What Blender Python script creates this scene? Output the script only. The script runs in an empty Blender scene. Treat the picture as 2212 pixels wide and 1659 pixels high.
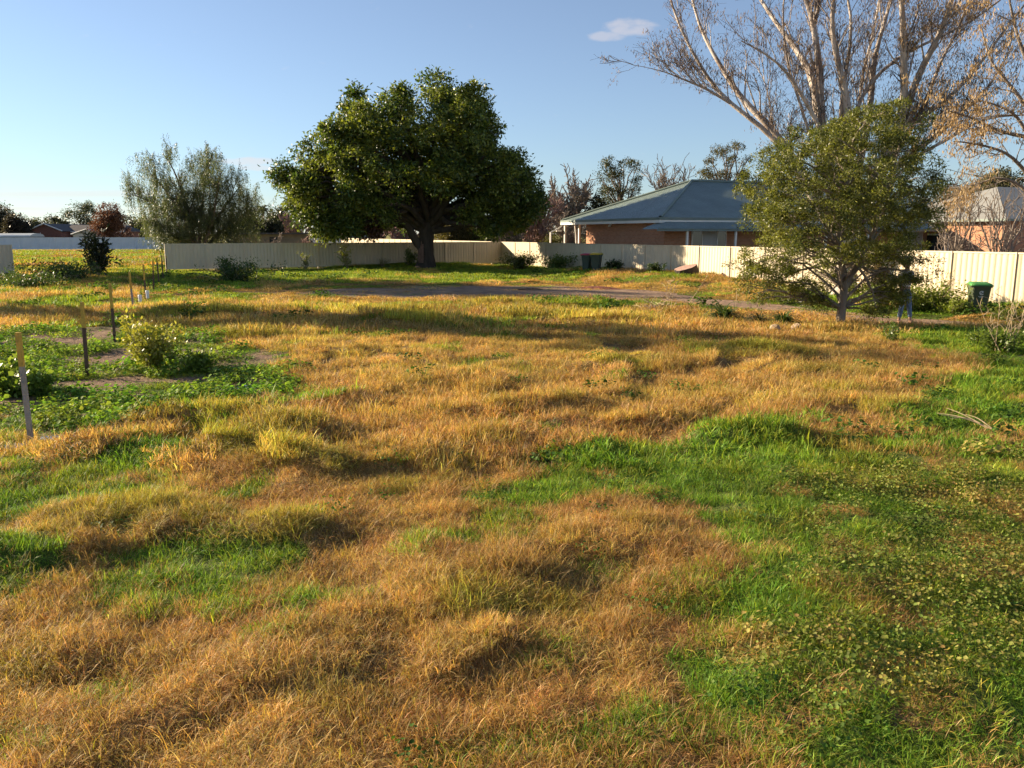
import bpy, math, random
import numpy as np
from mathutils import Vector, Matrix

# ------------------------------------------------------------------ camera, sky, sun, exposure
S = bpy.context.scene
CAM_H = 2.42
PITCH = math.radians(10.3)
FPX = 1789.3            # focal length in the measuring scale (2212 px wide)
CXP, CYP = 1106.0, 829.5
SUN_A = math.radians(20)    # sun stands left, a little ahead
SUN_EL = math.radians(18)
SUN_TO = Vector((-math.cos(SUN_A)*math.cos(SUN_EL), math.sin(SUN_A)*math.cos(SUN_EL), math.sin(SUN_EL)))

cam_d = bpy.data.cameras.new('camera')
cam_d.sensor_width = 36.0
cam_d.lens = 36.0*FPX/2212.0
cam_d.clip_start = 0.05
cam_d.clip_end = 6000
cam = bpy.data.objects.new('camera', cam_d)
S.collection.objects.link(cam)
cam.location = (0, 0, CAM_H)
cam.rotation_euler = (math.pi/2 - PITCH, 0, 0)
S.camera = cam

world = bpy.data.worlds.new('World')
S.world = world
world.use_nodes = True
wn, wl = world.node_tree.nodes, world.node_tree.links
for n in list(wn): wn.remove(n)
w_out = wn.new('ShaderNodeOutputWorld'); w_bg = wn.new('ShaderNodeBackground')
sky = wn.new('ShaderNodeTexSky'); sky.sky_type = 'NISHITA'; sky.sun_disc = False
sky.sun_elevation = SUN_EL
sky.sun_rotation = math.atan2(SUN_TO.x, SUN_TO.y)
sky.altitude = 100; sky.air_density = 1.0; sky.dust_density = 0.06; sky.ozone_density = 5.5
SKY_STRENGTH = 0.057
w_bg.inputs['Strength'].default_value = SKY_STRENGTH

def wmath(op, a, b=None, c=None):
    n = wn.new('ShaderNodeMath'); n.operation = op
    for i, v in enumerate((a, b, c)):
        if v is None: continue
        if isinstance(v, (int, float)): n.inputs[i].default_value = v
        else: wl.new(v, n.inputs[i])
    return n.outputs[0]
tc = wn.new('ShaderNodeTexCoord'); sep = wn.new('ShaderNodeSeparateXYZ')
wl.new(tc.outputs['Generated'], sep.inputs[0])
dx, dy, dz = sep.outputs
ysafe = wmath('MAXIMUM', dy, 0.05)
cu = wmath('DIVIDE', dx, ysafe); cv = wmath('DIVIDE', dz, ysafe)
comb = wn.new('ShaderNodeCombineXYZ'); wl.new(cu, comb.inputs[0]); wl.new(cv, comb.inputs[1])
def wnoise(vec, sx, sy, scale, detail):
    mp = wn.new('ShaderNodeMapping'); mp.inputs['Scale'].default_value = (sx, sy, 1)
    wl.new(vec, mp.inputs[0])
    nz = wn.new('ShaderNodeTexNoise'); nz.inputs['Scale'].default_value = scale; nz.inputs['Detail'].default_value = detail
    wl.new(mp.outputs[0], nz.inputs['Vector']); return nz.outputs['Fac']
def wsmooth(v, a, b):
    n = wn.new('ShaderNodeMapRange'); n.interpolation_type = 'SMOOTHSTEP'
    wl.new(v, n.inputs[0]); n.inputs[1].default_value = a; n.inputs[2].default_value = b
    return n.outputs[0]
def wellipse(u0, v0, a, b):
    e1 = wmath('POWER', wmath('DIVIDE', wmath('SUBTRACT', cu, u0), a), 2.0)
    e2 = wmath('POWER', wmath('DIVIDE', wmath('SUBTRACT', cv, v0), b), 2.0)
    return wsmooth(wmath('ADD', e1, e2), 1.0, 0.0)
n_puff = wnoise(comb.outputs[0], 1, 2.2, 48, 4)
def puff(u0, v0, a, b, s):
    return wmath('MULTIPLY', wsmooth(wmath('ADD', wmath('MULTIPLY', wellipse(u0, v0, a, b), 0.62), wmath('MULTIPLY', n_puff, 0.95)), 0.60, 1.12), s)
m_puff = wmath('MAXIMUM', puff(0.134, 0.231, 0.042, 0.013, 0.42), puff(0.108, 0.221, 0.030, 0.008, 0.36))
m_puff = wmath('MAXIMUM', m_puff, puff(-0.308, 0.083, 0.045, 0.007, 0.5))
m_puff = wmath('MAXIMUM', m_puff, puff(-0.30, 0.076, 0.03, 0.005, 0.4))
# low stratus lines toward the horizon, all around
gen2 = wn.new('ShaderNodeMapping'); wl.new(tc.outputs['Generated'], gen2.inputs[0]); gen2.inputs['Scale'].default_value = (2.2, 2.2, 60)
nz2 = wn.new('ShaderNodeTexNoise'); nz2.inputs['Scale'].default_value = 1.5; nz2.inputs['Detail'].default_value = 3
wl.new(gen2.outputs[0], nz2.inputs['Vector'])
band = wmath('MULTIPLY', wsmooth(dz, 0.075, 0.02), wsmooth(nz2.outputs['Fac'], 0.45, 0.66))
band = wmath('MULTIPLY', band, wsmooth(dx, -0.15, -0.5))
mask = wmath('MINIMUM', wmath('MAXIMUM', m_puff, wmath('MULTIPLY', band, 0.55)), 1.0)
# gain and cast of the sky, cloud over it
hsv = wn.new('ShaderNodeHueSaturation'); hsv.inputs['Saturation'].default_value = 0.76; hsv.inputs['Value'].default_value = 1.0
wl.new(sky.outputs[0], hsv.inputs['Color'])
mixc = wn.new('ShaderNodeMix'); mixc.data_type = 'RGBA'
wl.new(mask, mixc.inputs['Factor']); wl.new(hsv.outputs[0], mixc.inputs['A'])
mixc.inputs['B'].default_value = (5.6, 5.0, 4.8, 1)
wl.new(mixc.outputs['Result'], w_bg.inputs['Color'])
wl.new(w_bg.outputs[0], w_out.inputs[0])

sun_d = bpy.data.lights.new('sun', 'SUN'); sun_d.energy = 5.0; sun_d.angle = math.radians(0.55)
sun_d.color = (1.0, 0.82, 0.58)
sun = bpy.data.objects.new('sun', sun_d); S.collection.objects.link(sun)
sun.rotation_euler = (-SUN_TO).to_track_quat('-Z', 'Y').to_euler()
sun.location = SUN_TO*60

vs = S.view_settings
vs.view_transform = 'Standard'; vs.look = 'None'; vs.exposure = 1.5; vs.gamma = 1.0; vs.use_curve_mapping = False
S.render.engine = 'CYCLES'
S.cycles.max_bounces = 6; S.cycles.diffuse_bounces = 4; S.cycles.glossy_bounces = 2
S.cycles.transmission_bounces = 3; S.cycles.transparent_max_bounces = 6
S.cycles.caustics_reflective = False; S.cycles.caustics_refractive = False
S.cycles.use_denoising = True; S.cycles.denoiser = 'OPENIMAGEDENOISE'; S.cycles.denoising_input_passes = 'RGB_ALBEDO_NORMAL'
S.cycles.use_adaptive_sampling = True; S.cycles.adaptive_threshold = 0.018; S.cycles.adaptive_min_samples = 16
S.cycles.sample_clamp_indirect = 4

# ------------------------------------------------------------------ helpers
COL = S.collection
def ray(px, py):
    x = (px-CXP)/FPX; y = (CYP-py)/FPX
    c, s = math.cos(PITCH), math.sin(PITCH)
    return np.array([x, c + y*s, -s + y*c])
def G(px, py, z=0.0):
    r = ray(px, py); t = (z-CAM_H)/r[2]
    return np.array([0, 0, CAM_H]) + r*t
def AT(px, py, Y):
    r = ray(px, py); t = Y/r[1]
    return np.array([0, 0, CAM_H]) + r*t
def hash2(ix, iy, seed):
    h = (ix.astype(np.int64)*374761393 + iy.astype(np.int64)*668265263 + seed*974711) & 0x7fffffff
    h = ((h ^ (h >> 13))*1274126177) & 0x7fffffff
    h = h ^ (h >> 16)
    return (h & 0xffff)/65535.0
def vnoise(x, y, seed=0):
    x = np.asarray(x, float); y = np.asarray(y, float)
    ix = np.floor(x); iy = np.floor(y); fx = x-ix; fy = y-iy
    fx = fx*fx*fx*(fx*(fx*6-15)+10); fy = fy*fy*fy*(fy*(fy*6-15)+10)
    ix = ix.astype(np.int64); iy = iy.astype(np.int64)
    a = hash2(ix, iy, seed); b = hash2(ix+1, iy, seed); c = hash2(ix, iy+1, seed); d = hash2(ix+1, iy+1, seed)
    return (a*(1-fx)+b*fx)*(1-fy) + (c*(1-fx)+d*fx)*fy
def fbm(x, y, seed=0, oct=3):
    v = 0; a = 0.5; tot = 0
    for o in range(oct):
        v = v + a*vnoise(x*2**o+o*17.3, y*2**o-o*9.1, seed+o*31); tot += a; a *= 0.5
    return v/tot
def sstep(v, a, b):
    t = np.clip((v-a)/(b-a), 0, 1); return t*t*(3-2*t)

def np_mesh(name, V, F, mat=None, col=None, smooth=False):
    """mesh data from numpy arrays; F is (m,k) or a list of such arrays"""
    V = np.ascontiguousarray(V, dtype=np.float32)
    Fs = F if isinstance(F, list) else [F]
    me = bpy.data.meshes.new(name)
    me.vertices.add(len(V)); me.vertices.foreach_set('co', V.ravel())
    nl = sum(f.size for f in Fs); npoly = sum(len(f) for f in Fs)
    me.loops.add(nl); me.polygons.add(npoly)
    me.loops.foreach_set('vertex_index', np.concatenate([f.ravel() for f in Fs]).astype(np.int32))
    tot = np.concatenate([np.full(len(f), f.shape[1], np.int32) for f in Fs])
    st = np.concatenate([[0], np.cumsum(tot)[:-1]]).astype(np.int32)
    me.polygons.foreach_set('loop_start', st); me.polygons.foreach_set('loop_total', tot)
    if smooth: me.polygons.foreach_set('use_smooth', np.ones(npoly, bool))
    if col is not None:
        c = np.ones((len(V), 4), np.float32); c[:, :3] = col
        at = me.attributes.new('Col', 'FLOAT_COLOR', 'POINT'); at.data.foreach_set('color', c.ravel())
    me.update(calc_edges=True); me.validate()
    if mat is not None: me.materials.append(mat)
    return me
def link(name, me, parent=None, loc=None, rotz=0):
    o = bpy.data.objects.new(name, me); COL.objects.link(o)
    if parent is not None: o.parent = parent
    if loc is not None: o.location = loc
    if rotz: o.rotation_euler = (0, 0, rotz)
    return o
def thing(name, label, cat, loc=(0, 0, 0), rotz=0, group=None):
    o = bpy.data.objects.new(name, None); COL.objects.link(o); o.empty_display_size = 0.2
    o.location = tuple(float(v) for v in loc); o.rotation_euler = (0, 0, rotz)
    return tag(o, label, cat, group)
def tag(o, label, cat, group=None):
    o['label'] = label; o['category'] = cat
    if group: o['group'] = group
    return o
def struct(o): o['kind'] = 'structure'; return o
def stuff(o, label, cat): o['kind'] = 'stuff'; o['label'] = label; o['category'] = cat; return o

class MB:
    """collects boxes and polygons"""
    def __init__(s): s.v = []; s.f = []
    def poly(s, *pts):
        b = len(s.v); s.v += [tuple(p) for p in pts]; s.f.append(tuple(range(b, b+len(pts)))); return s
    def box(s, x0, x1, y0, y1, z0, z1):
        b = len(s.v)
        s.v += [(x0,y0,z0),(x1,y0,z0),(x1,y1,z0),(x0,y1,z0),(x0,y0,z1),(x1,y0,z1),(x1,y1,z1),(x0,y1,z1)]
        for q in ((3,2,1,0),(4,5,6,7),(0,1,5,4),(1,2,6,5),(2,3,7,6),(3,0,4,7)): s.f.append(tuple(b+i for i in q))
        return s
    def prism(s, prof, y0, y1):
        """prof: list of (x,z) counter-clockwise, extruded along y"""
        b = len(s.v); n = len(prof)
        s.v += [(p[0], y0, p[1]) for p in prof] + [(p[0], y1, p[1]) for p in prof]
        s.f.append(tuple(b+i for i in range(n))); s.f.append(tuple(b+n+i for i in reversed(range(n))))
        for i in range(n):
            j = (i+1) % n; s.f.append((b+j, b+i, b+n+i, b+n+j))
        return s
    def mesh(s, name, mat):
        me = bpy.data.meshes.new(name); me.from_pydata(s.v, [], s.f); me.update()
        if mat is not None: me.materials.append(mat)
        return me
    def obj(s, name, mat, parent=None, loc=None, rotz=0, bevel=0):
        o = link(name, s.mesh(name, mat), parent, loc, rotz)
        if bevel:
            m = o.modifiers.new('bevel', 'BEVEL'); m.width = bevel; m.segments = 2; m.limit_method = 'ANGLE'
        return o

def norm(a): return a/np.maximum(np.linalg.norm(a, axis=-1, keepdims=True), 1e-9)
def tubes(P, R, k=5, cap=False):
    """P (B,N,3) polylines, R (B,N) radii -> V, F"""
    P = np.asarray(P, float); R = np.asarray(R, float)
    if P.ndim == 2: P = P[None]; R = R[None]
    B, N, _ = P.shape
    T = np.empty_like(P); T[:, 1:-1] = P[:, 2:]-P[:, :-2]; T[:, 0] = P[:, 1]-P[:, 0]; T[:, -1] = P[:, -1]-P[:, -2]
    T = norm(T)
    avg = norm(P[:, -1]-P[:, 0])
    ref = np.where(np.abs(avg[:, 2:3]) < 0.7, np.array([[0, 0, 1.0]]), np.array([[1.0, 0.2, 0]]))
    n1 = norm(np.cross(T, ref[:, None, :])); n2 = np.cross(T, n1)
    a = np.arange(k)*2*np.pi/k
    V = P[:, :, None, :] + R[:, :, None, None]*(np.cos(a)[None, None, :, None]*n1[:, :, None, :] + np.sin(a)[None, None, :, None]*n2[:, :, None, :])
    V = V.reshape(-1, 3)
    base = (np.arange(B)*N*k)[:, None, None] + (np.arange(N-1)*k)[None, :, None]
    i = np.arange(k)[None, None, :]; j = (i+1) % k
    F = np.stack([base+i, base+j, base+k+j, base+k+i], -1).reshape(-1, 4)
    return V, F
def merge(parts):
    Vs = []; Fs = {}; off = 0
    for V, F in parts:
        Vs.append(V)
        for f in (F if isinstance(F, list) else [F]): Fs.setdefault(f.shape[1], []).append(f+off)
        off += len(V)
    return np.concatenate(Vs), [np.concatenate(v) for v in Fs.values()]
def resample(pts, n):
    pts = np.asarray(pts, float); d = np.concatenate([[0], np.cumsum(np.linalg.norm(np.diff(pts, axis=0), axis=1))])
    t = np.linspace(0, d[-1], n); out = np.stack([np.interp(t, d, pts[:, i]) for i in range(pts.shape[1])], 1)
    for _ in range(2): out[1:-1] = out[1:-1]*0.5 + 0.25*(out[:-2]+out[2:])
    return out
def grow(P, R, nch, lmin, lmax, ang, rng, up=0.0, tmin=0.25, tmax=1.0, rr=0.6, n=5, wander=0.15, taper=0.25, outward=None, lpow=0.0):
    B, N, _ = P.shape
    M = B*nch; pi = np.repeat(np.arange(B), nch)
    t = tmin + (tmax-tmin)*rng.random(M); f = t*(N-1); i0 = np.minimum(f.astype(int), N-2); fr = (f-i0)[:, None]
    pos = P[pi, i0]*(1-fr)+P[pi, i0+1]*fr
    rad = (R[pi, i0]*(1-fr[:, 0])+R[pi, i0+1]*fr[:, 0])*rr
    tan = norm(P[pi, i0+1]-P[pi, i0])
    rnd = norm(rng.normal(size=(M, 3))); side = norm(np.cross(tan, rnd))
    a = ang*(0.6+0.8*rng.random(M))[:, None]
    d = norm(np.cos(a)*tan + np.sin(a)*side + np.array([0, 0, up]))
    if outward is not None: d = norm(d + outward[1]*norm(pos-np.asarray(outward[0])))
    L = (lmin+(lmax-lmin)*rng.random(M))*(1-lpow*t)
    step = (L/(n-1))[:, None]
    out = np.empty((M, n, 3)); out[:, 0] = pos
    for k in range(1, n):
        d = norm(d + wander*rng.normal(size=(M, 3)) + np.array([0, 0, up*0.25]))
        out[:, k] = out[:, k-1]+d*step
    Rr = rad[:, None]*np.linspace(1, taper, n)[None]
    return out, Rr
def leaf_quads(pos, d, L, W, rng, flat=None):
    """diamond leaves: pos (n,3) base, d (n,3) direction"""
    n = len(pos); d = norm(d)
    if flat is None: nr = norm(rng.normal(size=(n, 3)))
    else: nr = norm(flat + 0.6*rng.normal(size=(n, 3)))
    w = norm(np.cross(d, nr)); L = np.broadcast_to(L, n)[:, None]; W = np.broadcast_to(W, n)[:, None]
    bend = np.cross(w, d)*L*0.12
    V = np.stack([pos, pos+d*L*0.45+w*W*0.5+bend, pos+d*L, pos+d*L*0.45-w*W*0.5+bend], 1).reshape(-1, 3)
    F = np.arange(n*4).reshape(-1, 4)
    return V, F

# ------------------------------------------------------------------ materials
def nt(name):
    m = bpy.data.materials.new(name); m.use_nodes = True; t = m.node_tree
    for n in list(t.nodes): t.nodes.remove(n)
    o = t.nodes.new('ShaderNodeOutputMaterial'); return m, t, o
def plain(name, c, rough=0.6, var=0.0, scale=6.0, bump=0.0, bscale=40.0, metallic=0.0, spec=0.4, c2=None, stretch=(1, 1, 1), coords='Object'):
    m, t, o = nt(name)
    b = t.nodes.new('ShaderNodeBsdfPrincipled'); t.links.new(b.outputs[0], o.inputs[0])
    b.inputs['Roughness'].default_value = rough; b.inputs['Metallic'].default_value = metallic
    b.inputs['Specular IOR Level'].default_value = spec
    b.inputs['Base Color'].default_value = (*c, 1)
    if var or c2 or bump:
        tcn = t.nodes.new('ShaderNodeTexCoord'); mp = t.nodes.new('ShaderNodeMapping'); mp.inputs['Scale'].default_value = stretch
        t.links.new(tcn.outputs[coords], mp.inputs[0])
    if var or c2:
        nz = t.nodes.new('ShaderNodeTexNoise'); nz.inputs['Scale'].default_value = scale; nz.inputs['Detail'].default_value = 6; nz.inputs['Roughness'].default_value = 0.65
        t.links.new(mp.outputs[0], nz.inputs['Vector'])
        r = t.nodes.new('ShaderNodeValToRGB'); t.links.new(nz.outputs['Fac'], r.inputs[0])
        r.color_ramp.elements[0].position = 0.32; r.color_ramp.elements[1].position = 0.68
        d = c2 if c2 else tuple(v*(1-var) for v in c)
        r.color_ramp.elements[0].color = (*d, 1); r.color_ramp.elements[1].color = (*(tuple(min(1, v*(1+var)) for v in c)), 1)
        t.links.new(r.outputs[0], b.inputs['Base Color'])
    if bump:
        nb = t.nodes.new('ShaderNodeTexNoise'); nb.inputs['Scale'].default_value = bscale; nb.inputs['Detail'].default_value = 5
        t.links.new(mp.outputs[0], nb.inputs['Vector'])
        bp = t.nodes.new('ShaderNodeBump'); bp.inputs['Strength'].default_value = bump; bp.inputs['Distance'].default_value = 0.05
        t.links.new(nb.outputs['Fac'], bp.inputs['Height']); t.links.new(bp.outputs[0], b.inputs['Normal'])
    return m
def leafmat(name, inst=False, trans=0.35, rough=0.5, spec=0.25, tint=(1.15, 1.2, 0.55)):
    m, t, o = nt(name)
    a = t.nodes.new('ShaderNodeAttribute'); a.attribute_name = 'Col'
    col = a.outputs['Color']
    if inst:
        a2 = t.nodes.new('ShaderNodeAttribute'); a2.attribute_type = 'INSTANCER'; a2.attribute_name = 'col'
        mx = t.nodes.new('ShaderNodeMix'); mx.data_type = 'RGBA'; mx.blend_type = 'MULTIPLY'; mx.inputs['Factor'].default_value = 1
        t.links.new(a.outputs['Color'], mx.inputs['A']); t.links.new(a2.outputs['Color'], mx.inputs['B']); col = mx.outputs['Result']
    b = t.nodes.new('ShaderNodeBsdfPrincipled'); b.inputs['Roughness'].default_value = rough; b.inputs['Specular IOR Level'].default_value = spec
    t.links.new(col, b.inputs['Base Color'])
    tr = t.nodes.new('ShaderNodeBsdfTranslucent')
    mt = t.nodes.new('ShaderNodeMix'); mt.data_type = 'RGBA'; mt.blend_type = 'MULTIPLY'; mt.inputs['Factor'].default_value = 1
    t.links.new(col, mt.inputs['A']); mt.inputs['B'].default_value = (*tint, 1)
    t.links.new(mt.outputs['Result'], tr.inputs['Color'])
    ms = t.nodes.new('ShaderNodeMixShader'); ms.inputs[0].default_value = trans
    t.links.new(b.outputs[0], ms.inputs[1]); t.links.new(tr.outputs[0], ms.inputs[2]); t.links.new(ms.outputs[0], o.inputs[0])
    return m
def ribbed(name, c, axis, period, depth=0.02, rough=0.45, c2=None):
    """sheet metal with fine corrugations along one axis (object space)"""
    m, t, o = nt(name)
    b = t.nodes.new('ShaderNodeBsdfPrincipled'); t.links.new(b.outputs[0], o.inputs[0]); b.inputs['Roughness'].default_value = rough
    tcn = t.nodes.new('ShaderNodeTexCoord')
    w = t.nodes.new('ShaderNodeTexWave'); w.wave_type = 'BANDS'; w.bands_direction = axis; w.inputs['Scale'].default_value = math.pi*2/(20*period)
    t.links.new(tcn.outputs['Object'], w.inputs['Vector'])
    bp = t.nodes.new('ShaderNodeBump'); bp.inputs['Strength'].default_value = 0.6; bp.inputs['Distance'].default_value = depth
    t.links.new(w.outputs['Fac'], bp.inputs['Height']); t.links.new(bp.outputs[0], b.inputs['Normal'])
    nz = t.nodes.new('ShaderNodeTexNoise'); nz.inputs['Scale'].default_value = 0.8; nz.inputs['Detail'].default_value = 6
    t.links.new(tcn.outputs['Object'], nz.inputs['Vector'])
    r = t.nodes.new('ShaderNodeValToRGB'); t.links.new(nz.outputs['Fac'], r.inputs[0])
    r.color_ramp.elements[0].color = (*(c2 or tuple(v*0.85 for v in c)), 1); r.color_ramp.elements[1].color = (*tuple(v*1.1 for v in c), 1)
    r.color_ramp.elements[0].position = .35; r.color_ramp.elements[1].position = .65
    t.links.new(r.outputs[0], b.inputs['Base Color'])
    return m
def brickmat(name, a, bcol, mortar, axis='x'):
    m, t, o = nt(name)
    b = t.nodes.new('ShaderNodeBsdfPrincipled'); t.links.new(b.outputs[0], o.inputs[0]); b.inputs['Roughness'].default_value = 0.85
    tcn = t.nodes.new('ShaderNodeTexCoord'); sp = t.nodes.new('ShaderNodeSeparateXYZ'); cb = t.nodes.new('ShaderNodeCombineXYZ')
    t.links.new(tcn.outputs['Object'], sp.inputs[0]); ad = t.nodes.new('ShaderNodeMath'); ad.operation = 'ADD'
    t.links.new(sp.outputs[0], ad.inputs[0]); t.links.new(sp.outputs[1], ad.inputs[1])
    t.links.new(ad.outputs[0], cb.inputs[0]); t.links.new(sp.outputs[2], cb.inputs[1])
    br = t.nodes.new('ShaderNodeTexBrick'); t.links.new(cb.outputs[0], br.inputs['Vector'])
    br.inputs['Scale'].default_value = 1.0; br.inputs['Brick Width'].default_value = 0.24; br.inputs['Row Height'].default_value = 0.086
    br.inputs['Mortar Size'].default_value = 0.008; br.inputs['Mortar Smooth'].default_value = 0.3
    br.inputs['Color1'].default_value = (*a, 1); br.inputs['Color2'].default_value = (*bcol, 1); br.inputs['Mortar'].default_value = (*mortar, 1)
    t.links.new(br.outputs['Color'], b.inputs['Base Color'])
    bp = t.nodes.new('ShaderNodeBump'); bp.inputs['Strength'].default_value = 0.8; bp.inputs['Distance'].default_value = 0.01; bp.invert = True
    t.links.new(br.outputs['Fac'], bp.inputs['Height']); t.links.new(bp.outputs[0], b.inputs['Normal'])
    return m
M = {}
M['leaf'] = leafmat('leaf', False, 0.38, 0.42, 0.4)
M['leaf_dry'] = leafmat('dry_leaf', False, 0.3, 0.6, 0.2, (1.1, 1.0, 0.8))
M['grass'] = leafmat('grass_blade', True, 0.42, 0.55, 0.25, (1.15, 1.1, 0.6))
M['weed'] = leafmat('weed_leaf', True, 0.38, 0.6, 0.12)
M['cream'] = plain('cream_steel', (.62, .52, .365), .5, .07, 2.2, 0, stretch=(1.6, 1.6, .35))
_t = M['cream'].node_tree; _b = [n for n in _t.nodes if n.type == 'BSDF_PRINCIPLED'][0]; _l = _b.inputs['Base Color'].links[0]; _c = _l.from_socket
_oi = _t.nodes.new('ShaderNodeObjectInfo'); _mr = _t.nodes.new('ShaderNodeMapRange'); _mr.inputs[3].default_value = .90; _mr.inputs[4].default_value = 1.05
_t.links.new(_oi.outputs['Random'], _mr.inputs[0]); _mx = _t.nodes.new('ShaderNodeMix'); _mx.data_type = 'RGBA'; _mx.blend_type = 'MULTIPLY'; _mx.inputs['Factor'].default_value = 1
_t.links.new(_c, _mx.inputs['A']); _t.links.new(_mr.outputs[0], _mx.inputs['B']); _t.links.new(_mx.outputs['Result'], _b.inputs['Base Color'])
M['cream_post'] = plain('cream_post_steel', (.60, .51, .36), .5)
M['bluewhite'] = plain('pale_blue_steel', (.60, .64, .70), .5, .06, 1.0)
M['bark'] = plain('rough_bark', (.055, .042, .032), .95, .45, 3, .9, 14, stretch=(1, 1, .25))
M['bark_grey'] = plain('grey_bark', (.22, .18, .145), .95, .35, 5, .9, 22, stretch=(1, 1, .2))
M['bark_gum'] = plain('smooth_gum_bark', (.60, .53, .46), .75, 0, 2.2, .45, 14, c2=(.16, .115, .09), stretch=(1, 1, .22))
M['bark_far'] = plain('far_bark', (.17, .13, .11), .95, .3, 2)
M['twig_pink'] = plain('winter_twig', (.27, .165, .135), .95, .3, 1.0)
M['twig_brown'] = plain('brown_twig', (.13, .10, .085), .95, .3, 3)
M['twig_grey'] = plain('grey_twig', (.21, .17, .14), .95, .3, 1.0)
M['straw'] = plain('straw_stem', (.42, .32, .19), .9, .3, 9)
M['roof_green_x'] = ribbed('green_roof_sheet_along_y', (.15, .19, .165), 'X', .076)
M['roof_green_y'] = ribbed('green_roof_sheet_along_x', (.15, .19, .165), 'Y', .076)
M['green_steel'] = plain('green_steel', (.15, .19, .165), .5, .1, 1.0)
M['brick'] = brickmat('orange_brick', (.50, .23, .12), (.40, .165, .085), (.38, .29, .21))
M['brick_red'] = brickmat('red_brick', (.24, .085, .06), (.19, .07, .05), (.20, .15, .12))
M['white'] = plain('white_paint', (.74, .71, .65), .5, .06, 2)
M['glass'] = plain('window_glass', (.03, .035, .04), .08, spec=.6)
M['blind'] = plain('pale_blind', (.42, .42, .41), .7, .06, 4)
M['dark'] = plain('dark_opening', (.03, .028, .026), .8)
M['roof_dark'] = plain('dark_tile_roof', (.075, .065, .062), .8, .2, 1.5, .4, 6)
M['grey_sheet'] = plain('blue_grey_sheet', (.15, .18, .205), .55, .08, .8)
M['pale_roof'] = plain('pale_sheet_roof', (.45, .49, .50), .5, .1, .8)
M['tan_wall'] = plain('tan_wall', (.24, .175, .11), .85, .15, 1)
M['shed_cream'] = plain('cream_shed', (.50, .47, .42), .6, .08, 1)

# ------------------------------------------------------------------ terrain
FA = np.array([-0.81, 64.0])                    # fence corner
D1 = norm(np.array([20.5, 12.5])); D2 = norm(np.array([17.41, -35.8]))
def wpoly(pts): return np.array([G(*p)[:2] for p in pts])
def in_poly(x, y, poly, warp=0.0, seed=5):
    """signed soft membership: ~1 inside, 0 outside, edge broken by noise"""
    sc = 0.35+0.03*np.maximum(y, 0)
    xx = x + warp*sc*(fbm(x/(1.3*sc), y/(1.3*sc), seed)-0.5)*2.2; yy = y + warp*sc*1.6*(fbm(x/(1.3*sc)+40, y/(1.3*sc), seed+3)-0.5)*2.2
    ins = np.zeros(x.shape, bool); n = len(poly)
    for i in range(n):
        x0, y0 = poly[i]; x1, y1 = poly[(i+1) % n]
        c = ((y0 > yy) != (y1 > yy)) & (xx < (x1-x0)*(yy-y0)/((y1-y0) if y1 != y0 else 1e-9)+x0)
        ins ^= c
    return ins
def ell(x, y, cx, cy, rx, ry):
    c0 = G(cx, cy-ry); c1 = G(cx, cy+ry); cyw = (c0[1]+c1[1])/2; ryw = (c0[1]-c1[1])/2
    c = G(cx, cy); rxw = abs(G(cx+rx, cy)[0]-c[0])
    return ((x-c[0]*cyw/c[1])/rxw)**2 + ((y-cyw)/ryw)**2
GREENS = [wpoly(p) for p in (
 [(1130,990),(1300,955),(1480,975),(1560,930),(1680,925),(1740,975),(1960,960),(2300,1010),(2300,1659),(1600,1700),(1500,1500),(1560,1330),(1640,1230),(1560,1130),(1480,1100),(1330,1090),(1180,1110),(1050,1130),(1040,1080),(1160,1050)],
 [(1980,880),(2060,800),(2300,780),(2300,960),(2050,950),(1960,930)],
 [(2300,715),(1850,715),(1950,750),(2080,785),(2300,790)],
 [(-60,955),(130,985),(330,1000),(420,1060),(600,1060),(560,1090),(400,1085),(330,1110),(200,1100),(-60,1170)],
 [(230,1260),(330,1200),(520,1170),(640,1160),(690,1190),(680,1240),(560,1300),(400,1330),(280,1290)],
 [(-60,1230),(120,1200),(170,1230),(100,1300),(-60,1330)],
 [(560,592),(900,574),(1250,578),(1330,600),(1200,611),(600,612)],
 [(1650,642),(1750,622),(2300,655),(2300,703),(1900,688),(1700,662)],
 [(1030,735),(1080,722),(1150,724),(1150,738)],
 [(1130,655),(1300,650),(1420,662),(1400,672),(1200,668)],
)]
WEEDL = wpoly([(-80,730),(280,690),(480,735),(640,780),(640,865),(420,895),(230,945),(-80,960)])
WEEDR = wpoly([(1720,1060),(1900,1000),(2300,990),(2300,1560),(1900,1600),(1620,1640),(1720,1350),(1800,1200)])
BARES = [(130,738,120,20),(270,772,70,24),(220,828,110,16),(60,868,80,14),(560,770,60,10),(420,815,60,12),(1830,1510,90,22),(1960,1580,80,24),(1750,1570,50,20)]
PUD = [(440,826,30,7),(528,838,30,6),(128,956,48,9),(30,968,32,8)]
# compacted track: centre line (picture measure) and half width in metres
TRACK = [(640,634,1.0),(760,632,2.6),(950,631,3.8),(1150,631,4.2),(1320,636,3.0),(1450,648,1.9),(1580,659,1.3),(1700,671,1.1),(1820,684,1.1),(1950,695,1.05),(2100,708,1.0),(2300,722,1.0),(2600,742,1.0)]
TC = np.array([G(a, b)[:2] for a, b, _ in TRACK]); TW = np.array([w for *_, w in TRACK])
def track_d(x, y):
    """distance to track edge, negative inside"""
    best = np.full(np.shape(x), 1e9)
    for i in range(len(TC)-1):
        a, b = TC[i], TC[i+1]; ab = b-a; t = np.clip(((x-a[0])*ab[0]+(y-a[1])*ab[1])/(ab@ab), 0, 1)
        d = np.hypot(x-a[0]-t*ab[0], y-a[1]-t*ab[1]) - (TW[i]*(1-t)+TW[i+1]*t)
        best = np.minimum(best, d)
    return best
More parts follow.
